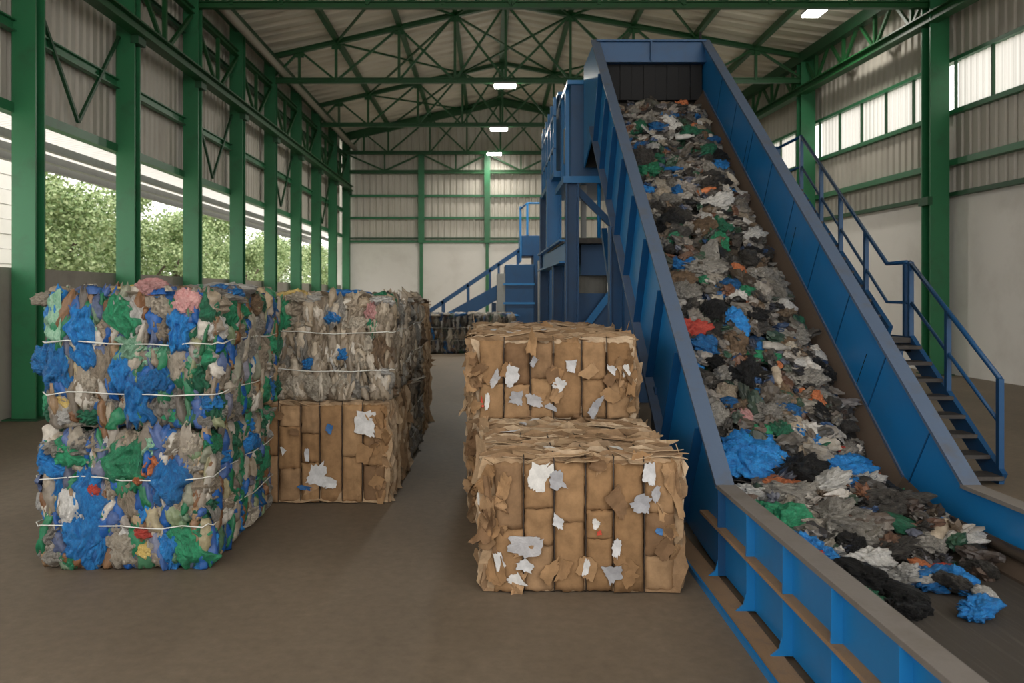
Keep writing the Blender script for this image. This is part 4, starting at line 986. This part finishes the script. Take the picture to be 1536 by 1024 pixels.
    for i in range(1, ncol):                                        # straps round the bale
        x = xe[i]; a, b2 = -d/2-.022, d/2+.012
        pts = []
        for p_, q_ in (((a, .02), (a, h-.01)), ((a+.02, h+.012), (b2-.02, h+.012)), ((b2, h-.01), (b2, .02)), ((b2-.02, .004), (a+.02, .004))):
            for s_ in range(6): pts.append((x+r.uniform(-.003, .003), p_[0]+(q_[0]-p_[0])*s_/5, max(.004, p_[1]+(q_[1]-p_[1])*s_/5)))
        MB().tube(pts, .0036, 5, True).build('strap', M['strap'], o, local=True, smooth=True)
    return o
W_, G_, B_, RD = 'paper', 'paper_grey', 'paper_blue', 'paper_red'
card_bale('front cardboard bale on the floor, standing alone before the taller stack', (.535, 5.56, 0), 1.13, 1.4, .76, 61, 'cardboard bales', 6,
          [(-.25, .66, .12, .2, .3, W_, 'white paper scrap'), (-.15, .64, .1, .13, -.5, G_, 'grey paper scrap'), (.38, .69, .09, .12, .1, W_, 'white paper scrap'), (.41, .57, .05, .1, 0, G_, 'grey paper scrap'), (-.14, .41, .08, .08, .4, W_, 'white paper scrap'),
           (.07, .40, .05, .07, 0, W_, 'white paper scrap'), (.09, .35, .03, .03, 0, RD, 'red paper scrap'), (.19, .27, .05, .12, .1, W_, 'white paper scrap'), (.02, .15, .04, .1, .2, W_, 'white paper scrap'), (.16, .12, .16, .13, 0, G_, 'grey paper scrap'),
           (-.3, .28, .2, .13, .1, G_, 'grey paper scrap'), (-.47, .17, .06, .17, -.2, W_, 'white paper scrap'), (-.32, .16, .1, .08, .5, W_, 'white paper scrap'), (-.37, .07, .13, .08, .6, W_, 'white paper scrap'), (.43, .36, .05, .05, 0, B_, 'blue paper scrap'), (.33, .52, .12, .14, .5, G_, 'grey paper scrap')], rotz=R(-.8))
card_bale('lower cardboard bale right behind the front one, mostly hidden', (.47, 7.02, 0), 1.22, 1.4, .76, 67, 'cardboard bales', 6, flakes=50, sheets=80, flaps=16)
card_bale('upper cardboard bale stacked directly behind the front cardboard bale', (.47, 7.02, .765), 1.22, 1.4, .60, 71, 'cardboard bales', 6,
          [(-.32, .34, .1, .17, .0, W_, 'white paper scrap'), (-.43, .3, .07, .2, .1, G_, 'grey paper scrap'), (.13, .41, .08, .1, .1, W_, 'white paper scrap'), (.04, .27, .11, .11, .5, W_, 'white paper scrap'), (.42, .37, .07, .1, 0, W_, 'white paper scrap'), (.53, .37, .06, .11, .05, W_, 'white paper scrap'),
           (-.27, .17, .1, .12, .3, G_, 'grey paper scrap'), (-.14, .15, .14, .09, .2, G_, 'grey paper scrap'), (.3, .1, .09, .2, .6, G_, 'grey paper scrap'), (-.49, .14, .05, .14, .1, W_, 'white paper scrap'), (-.53, .14, .03, .1, .1, RD, 'red paper scrap'), (-.02, .1, .1, .05, .5, G_, 'grey paper scrap'), (-.15, .44, .06, .09, .6, G_, 'grey paper scrap')])
card_bale('upper cardboard bale at the rear end of the right stack', (.46, 8.5, .765), 1.2, 1.4, .60, 73, 'cardboard bales', 6, flakes=50, sheets=70, flaps=10)
card_bale('lower cardboard bale at the rear end of the right stack', (.46, 8.5, 0), 1.2, 1.4, .76, 79, 'cardboard bales', 6, flakes=40, sheets=70, flaps=10)
card_bale('cardboard bale carrying the pale film bale in the middle row', (-1.38, 7.65, 0), 1.14, 1.42, .82, 83, 'cardboard bales', 6,
          [(.37, .66, .17, .22, .03, W_, 'white paper scrap'), (-.03, .24, .15, .18, .3, W_, 'white paper scrap'), (.08, .17, .14, .1, .2, W_, 'white paper scrap'), (-.1, .4, .05, .14, 0, W_, 'white paper scrap'), (-.3, .43, .07, .07, .6, W_, 'white paper scrap'), (-.5, .21, .09, .09, 0, B_, 'blue paper scrap'), (-.12, .13, .1, .05, 0, B_, 'blue paper scrap'), (.08, .61, .07, .09, .2, B_, 'blue paper scrap')], flakes=40, sheets=80)
card_bale('far cardboard bale at the end of the middle row, lower', (-1.4, 10.75, 0), 1.15, 1.4, .8, 89, 'cardboard bales', 6, flakes=40, sheets=60, flaps=8)
card_bale('far cardboard bale at the end of the middle row, upper', (-1.4, 10.75, .805), 1.15, 1.4, .75, 97, 'cardboard bales', 6, flakes=60, sheets=60, flaps=8)

# ------------------------------------------------------------------ waste on the belt
ux, uy, uz = Vector((1,0,0)), Vector((0,cs_,sn_)), Vector((0,-sn_,cs_))
LI = (11.2-BK)/cs_                       # length of belt on the incline
LF = 1.8                                   # flat length carrying waste
def belt_point(s):                         # s = 0 at the near end of the waste, grows up the incline
    if s < LF: return Vector((0, BK-LF+s, BZ)), 0
    return Vector((0, BK, BZ+.0))+uy*(s-LF), 1
XM0, XM1 = CX0+.13, CX1-.19
def depth_of(s, x):
    u = (x-XM0)/(XM1-XM0)
    end = LF*.18+(.55*(1-u))*0+.35*math.sin(u*5)*.3
    k_ = min(1, max(0, (s-.05-end)/.7))
    return k_*(.10+.13*math.sin(math.pi*min(1, max(0, u)))**.6)
# underlying layer of loose small waste
NS, NX = 260, 44; V = []; rr_ = np.random.default_rng(5)
for i in range(NS):
    s = (LF+LI)*i/(NS-1); p, inc = belt_point(s)
    nrm = uz if s > LF+.2 else (Vector((0,0,1)) if s < LF-.2 else (Vector((0,0,1)).lerp(uz, (s-LF+.2)/.4)).normalized())
    for j in range(NX):
        x = XM0-.02+(XM1-XM0+.04)*j/(NX-1); dd = depth_of(s, x)
        nz = .5*math.sin(s*9+x*7+2*math.sin(x*11))+.5*math.sin(s*17-x*13+1.7*math.sin(s*5))+.35*math.sin(s*31+x*29)
        q = p+nrm*max(-.02, dd*(.86+.28*nz)-.02); V.append((x, q.y, q.z))
me = from_np('loose_waste', np.array(V), [(i*NX+j, i*NX+j+1, (i+1)*NX+j+1, (i+1)*NX+j) for i in range(NS-1) for j in range(NX-1)], M['core_heap'])
hp = link('loose_waste', me); tag(hp, 'loose dark layer of small plastic waste covering the conveyor belt', 'waste'); hp['kind'] = 'stuff'

tv, tf, off = [], [], 0
rw2 = random.Random(31)
for k_ in range(1150):
    s = rw2.uniform(.35, LF+LI-.05); x = rw2.uniform(XM0+.06, XM1-.03); p, inc = belt_point(s); dd = depth_of(s, x)
    if dd < .03: continue
    sz = rw2.choice((.03, .04, .045, .055, .065, .075)); nrm = uz if inc else Vector((0,0,1))
    c_ = p+nrm*(dd+rw2.uniform(-.01, .05))
    b_ = Euler((ang if inc else 0, 0, 0)).to_matrix()@Euler((rw2.uniform(-.5, .5), rw2.uniform(-.5, .5), rw2.uniform(0, 6.28))).to_matrix()
    v_ = xf(TATL[k_ % 14]*np.array([sz*rw2.uniform(.9, 1.5), sz*rw2.uniform(.6, 1), sz*rw2.uniform(.35, .7)]), (x, c_.y, c_.z), b_)
    v_[:, 0] = np.clip(v_[:, 0], CX0+.07, CX1-.09)
    tv.append(v_); tf.extend((a_+off, d_+off, e_+off) for a_, d_, e_ in IF2); off += len(v_)
hb = link('waste_bits', from_np('waste_bits', np.vstack(tv), tf, M['heap_bits'], False), hp); hb['kind'] = 'stuff'

def bottle_mesh():
    prof = [(0,0),(.032,0),(.036,.01),(.036,.06),(.033,.07),(.036,.08),(.036,.13),(.030,.16),(.014,.19),(.013,.2),(.016,.2),(.016,.222),(0,.222)]
    n = 16; vs = []; fs = []
    for i, (r_, z) in enumerate(prof):
        for k_ in range(n): vs.append((r_*math.cos(2*math.pi*k_/n)*1.05, r_*math.sin(2*math.pi*k_/n)*.85, z-.11))
    for i in range(len(prof)-1):
        fs += [(i*n+k_, i*n+(k_+1) % n, (i+1)*n+(k_+1) % n, (i+1)*n+k_) for k_ in range(n)]
    return from_np('bottle', np.array(vs), fs, FILM['white'])
BOT = bottle_mesh()
PAP = []
for i in range(6):
    v_, f_ = torn(900+i, 1, .8, .2, 18, 4, .02); PAP.append(from_np('packaging_scrap', v_, f_, FILM['white'], False))
W_BELT = {'black': 17, 'dark grey': 19, 'grey': 21, 'white': 11, 'beige': 9, 'cream': 6, 'brown': 5, 'blue': 5, 'dark blue': 4, 'green': 2, 'dark green': 4, 'orange': 1.6, 'red': .7, 'pale green': 1, 'yellow': .2}
SPEC = [  # pixel x, pixel y, half size, colour, kind, name words (the ones the eye picks out)
 (1030,190,.17,'dark green'), (955,205,.11,'dark blue'), (1068,346,.15,'green'), (1020,378,.15,'blue'), (1080,414,.13,'dark blue'), (1052,408,.10,'green'), (1100,390,.11,'orange'), (1125,455,.17,'black'), (1062,500,.16,'dark blue'),
 (1180,480,.13,'grey'), (1135,515,.13,'green'), (1185,460,.10,'dark green'), (1132,570,.11,'blue'), (1120,660,.24,'blue'), (1200,627,.13,'blue'), (1205,690,.15,'blue'), (1260,672,.17,'blue'), (1110,632,.13,'green'), (1175,760,.2,'green'), (1190,715,.26,'black'),
 (1240,735,.21,'white'), (1215,780,.22,'blue'), (1245,760,.2,'grey'), (1130,735,.14,'white'), (1210,572,.14,'orange'), (1260,645,.08,'red'), (1105,595,.12,'pink'), (1240,835,.14,'blue'), (1215,830,.12,'red'), (1290,720,.18,'white'), (1310,860,.2,'black'),
 (1440,855,.15,'blue'), (1462,893,.12,'blue'), (1475,873,.08,'white'), (1415,835,.07,'red'), (1290,880,.13,'dark green'), (1365,850,.14,'white'), (1395,852,.13,'blue'), (1340,820,.2,'dark grey'), (1280,800,.22,'grey'), (1390,780,.16,'grey'), (1425,860,.12,'dark grey'), (1360,890,.16,'black'),
 (1195,540,.19,'grey'), (1115,545,.2,'black'), (1060,455,.17,'black'), (1170,400,.14,'grey'), (1000,290,.16,'grey'), (1010,275,.11,'dark blue'), (985,240,.12,'dark green'), (1088,270,.1,'blue'), (1000,320,.2,'black'), (1300,790,.16,'white'), (1145,690,.14,'red'), (1235,600,.15,'black'), (1250,500,.1,'white'), (1145,600,.17,'grey')]
items = []
def ray_to_belt(px, py, lift):
    dx, dz = (px-735)/F, (440-py)/F
    # intersect z = 1.7 + dz*y with belt surface raised by lift
    y_f = (BZ+lift-1.7)/dz if dz < 0 else 1e9
    # incline: z = top(y)-BV+lift/cos
    y_i = (KZ-SL*KY-BV+lift/cs_-1.7)/(dz-SL)
    y = y_i if y_i > BK else y_f
    return dx*y, y
rb = random.Random(77)
def s_of(y): return LF+(y-BK)/cs_ if y > BK else y-(BK-LF)
placed = []
for (px, py, sz, c_) in SPEC:
    sz *= .74
    x, y = ray_to_belt(px, py, .24 if py < 800 else .1); s = s_of(y); x = min(max(x, XM0+sz*.45), XM1-sz*.45)
    placed.append((s, x, sz, c_, 'bag'))
tries = 0
while len(placed) < 296 and tries < 30000:
    tries += 1
    s = rb.uniform(LF*.2, LF+LI-.1); x = rb.uniform(XM0+.04, XM1-.04); sz = rb.choice((.06, .075, .085, .09, .10, .11, .13, .15))
    if any(abs(q[0]-s) < (q[2]+sz)*.62 and abs(q[1]-x) < (q[2]+sz)*.62 and (q[0]-s)**2+(q[1]-x)**2 < ((q[2]+sz)*(.62 if tries < 20000 else .5))**2 for q in placed): continue
    kind = rb.choices(('bag', 'scrap', 'bottle'), (80, 16, 4))[0]
    if kind == 'bottle': sz = .11
    placed.append((s, x, sz, pick(rb, W_BELT), kind))
def zone(s, x):
    u = (s-LF)/LI
    al = ('on flat belt' if s < LF-.45 else 'at incline foot' if u < .06 else 'low on incline' if u < .17 else 'in the lower third' if u < .3 else 'just below mid incline' if u < .43
          else 'at mid incline' if u < .55 else 'just above mid incline' if u < .68 else 'in the upper third' if u < .82 else 'near the top')
    v = (x-XM0)/(XM1-XM0)
    ac = 'by the left wall' if v < .2 else 'left of centre' if v < .42 else 'mid belt' if v < .6 else 'right of centre' if v < .8 else 'by the right wall'
    return al, ac
CN = {'white': 'white', 'grey': 'clear'}
labs = []
for (s, x, sz, c_, kind) in placed:
    al, ac = zone(s, x); size = 'large' if sz > .155 else 'small' if sz < .095 else 'medium'
    nm = {'bag': 'crumpled bag', 'scrap': 'packaging scrap', 'bottle': 'bottle'}[kind]
    labs.append('%s %s %s %s %s' % (size, CN.get(c_, c_), nm, al, ac) if kind != 'bottle' else '%s plastic bottle %s, %s' % (CN.get(c_, c_), al, ac))
from collections import Counter
for rnd in range(2):
    cnt = Counter(labs)
    for i, l in enumerate(labs):
        if cnt[l] > 1 and ' beside ' not in l and ' above ' not in l:
            s, x = placed[i][:2]
            near = sorted(((placed[j][0]-s)**2+(placed[j][1]-x)**2, j) for j in range(len(placed)) if j != i)
            used = {labs[j] for j in range(len(labs))}
            for dist, j in near[:8]:
                if placed[j][3] == placed[i][3]: continue
                rel = 'above' if placed[j][0] < s-.08 else 'below' if placed[j][0] > s+.08 else 'beside'
                cand = l+' %s a %s %s' % (rel, CN.get(placed[j][3], placed[j][3]), 'scrap' if placed[j][4] == 'scrap' else placed[j][4])
                if len(cand.split()) > 16: cand = cand.replace('medium ', '').replace('packaging ', '')
                if cand not in used and len(cand.split()) <= 16: labs[i] = cand; break
for i, (s, x, sz, c_, kind) in enumerate(placed):
    p, inc = belt_point(s); nrm = uz if inc else Vector((0,0,1))
    dd = max(depth_of(s, x), .03 if s < LF else 0)
    loc = p+nrm*(dd+sz*.18); loc.x = x
    base = Euler((ang if inc else 0, 0, 0)).to_matrix()
    if kind == 'bag':
        me = rb.choice(BLOB if sz > .085 else SMALL); sq = rb.uniform(.42, .66)
        rot = base@Euler((rb.uniform(-.35, .35), rb.uniform(-.35, .35), rb.uniform(0, 6.28))).to_matrix()
        scl = (sz*rb.uniform(.95, 1.35), sz*rb.uniform(.72, 1.0), sz*sq); name = 'crumpled_bag'; cat = 'bag'; g = 'crumpled bags on the belt'
    elif kind == 'scrap':
        me = rb.choice(PAP); rot = base@Euler((rb.uniform(-.5, .5), rb.uniform(-.5, .5), rb.uniform(0, 6.28))).to_matrix(); k2 = sz*2.0; scl = (k2, k2, k2)
        name = 'packaging_scrap'; cat = 'packaging'; g = 'packaging scraps on the belt'; loc += nrm*.03
        c_ = c_ if c_ not in ('black', 'dark grey') else c_
    else:
        me = BOT; rot = base@Euler((R(80)+rb.uniform(-.2, .2), 0, rb.uniform(0, 6.28))).to_matrix(); scl = (1, 1, 1); name = 'plastic_bottle'; cat = 'bottle'; g = 'bottles on the belt'; loc += nrm*.04
    hx = sz*1.62 if kind != 'bottle' else .13
    loc.x = min(max(loc.x, CX0+.075+hx), CX1-.12-hx)
    o = link(name, me, None, loc, rot.to_euler(), scl, FILM[c_]); tag(o, labs[i], cat, g)

# ------------------------------------------------------------------ light and camera
w = bpy.data.worlds.new('World'); SC.world = w; w.use_nodes = True
bg = w.node_tree.nodes['Background']; bg.inputs[0].default_value = (1.0, .975, .93, 1); bg.inputs[1].default_value = 3.0
sun = bpy.data.lights.new('soft_sun', 'SUN'); sun.energy = .9; sun.angle = R(40); sun.color = (1, .95, .86)
so = bpy.data.objects.new('soft_sun', sun); COL.objects.link(so); so.rotation_euler = Vector((.75, .25, -.65)).to_track_quat('-Z', 'Y').to_euler()
for (x, y, z, p) in ((.43, 24.4, 7.5, 300), (.32, 30.8, 7.5, 300), (.18, 36.3, 7.5, 45), (7.87, 20.7, 8.3, 60)):
    l = bpy.data.lights.new('lamp_light', 'AREA'); l.shape = 'RECTANGLE'; l.size = .6; l.size_y = .24; l.energy = p; l.color = (1, .95, .85)
    lo = bpy.data.objects.new('lamp_light', l); COL.objects.link(lo); lo.location = (x, y, z)
cam = bpy.data.cameras.new('camera'); co = bpy.data.objects.new('camera', cam); COL.objects.link(co)
co.location = (0, 0, 1.7); co.rotation_euler = (R(90), 0, 0); cam.sensor_width = 36; cam.lens = 30
cam.shift_x = (768-735)/1536; cam.shift_y = -(512-440)/1536; cam.clip_end = 400; cam.clip_start = .05
cam.dof.use_dof = True; cam.dof.focus_distance = 5.6; cam.dof.aperture_fstop = 3.2
SC.camera = co
vs_ = SC.view_settings; vs_.view_transform = 'Standard'; vs_.look = 'None'; vs_.exposure = .0; vs_.gamma = 1; vs_.use_curve_mapping = False
SC.cycles.use_denoising = True; SC.cycles.max_bounces = 10; SC.cycles.diffuse_bounces = 6
try: SC.cycles.denoiser = 'OPENIMAGEDENOISE'
except Exception: pass
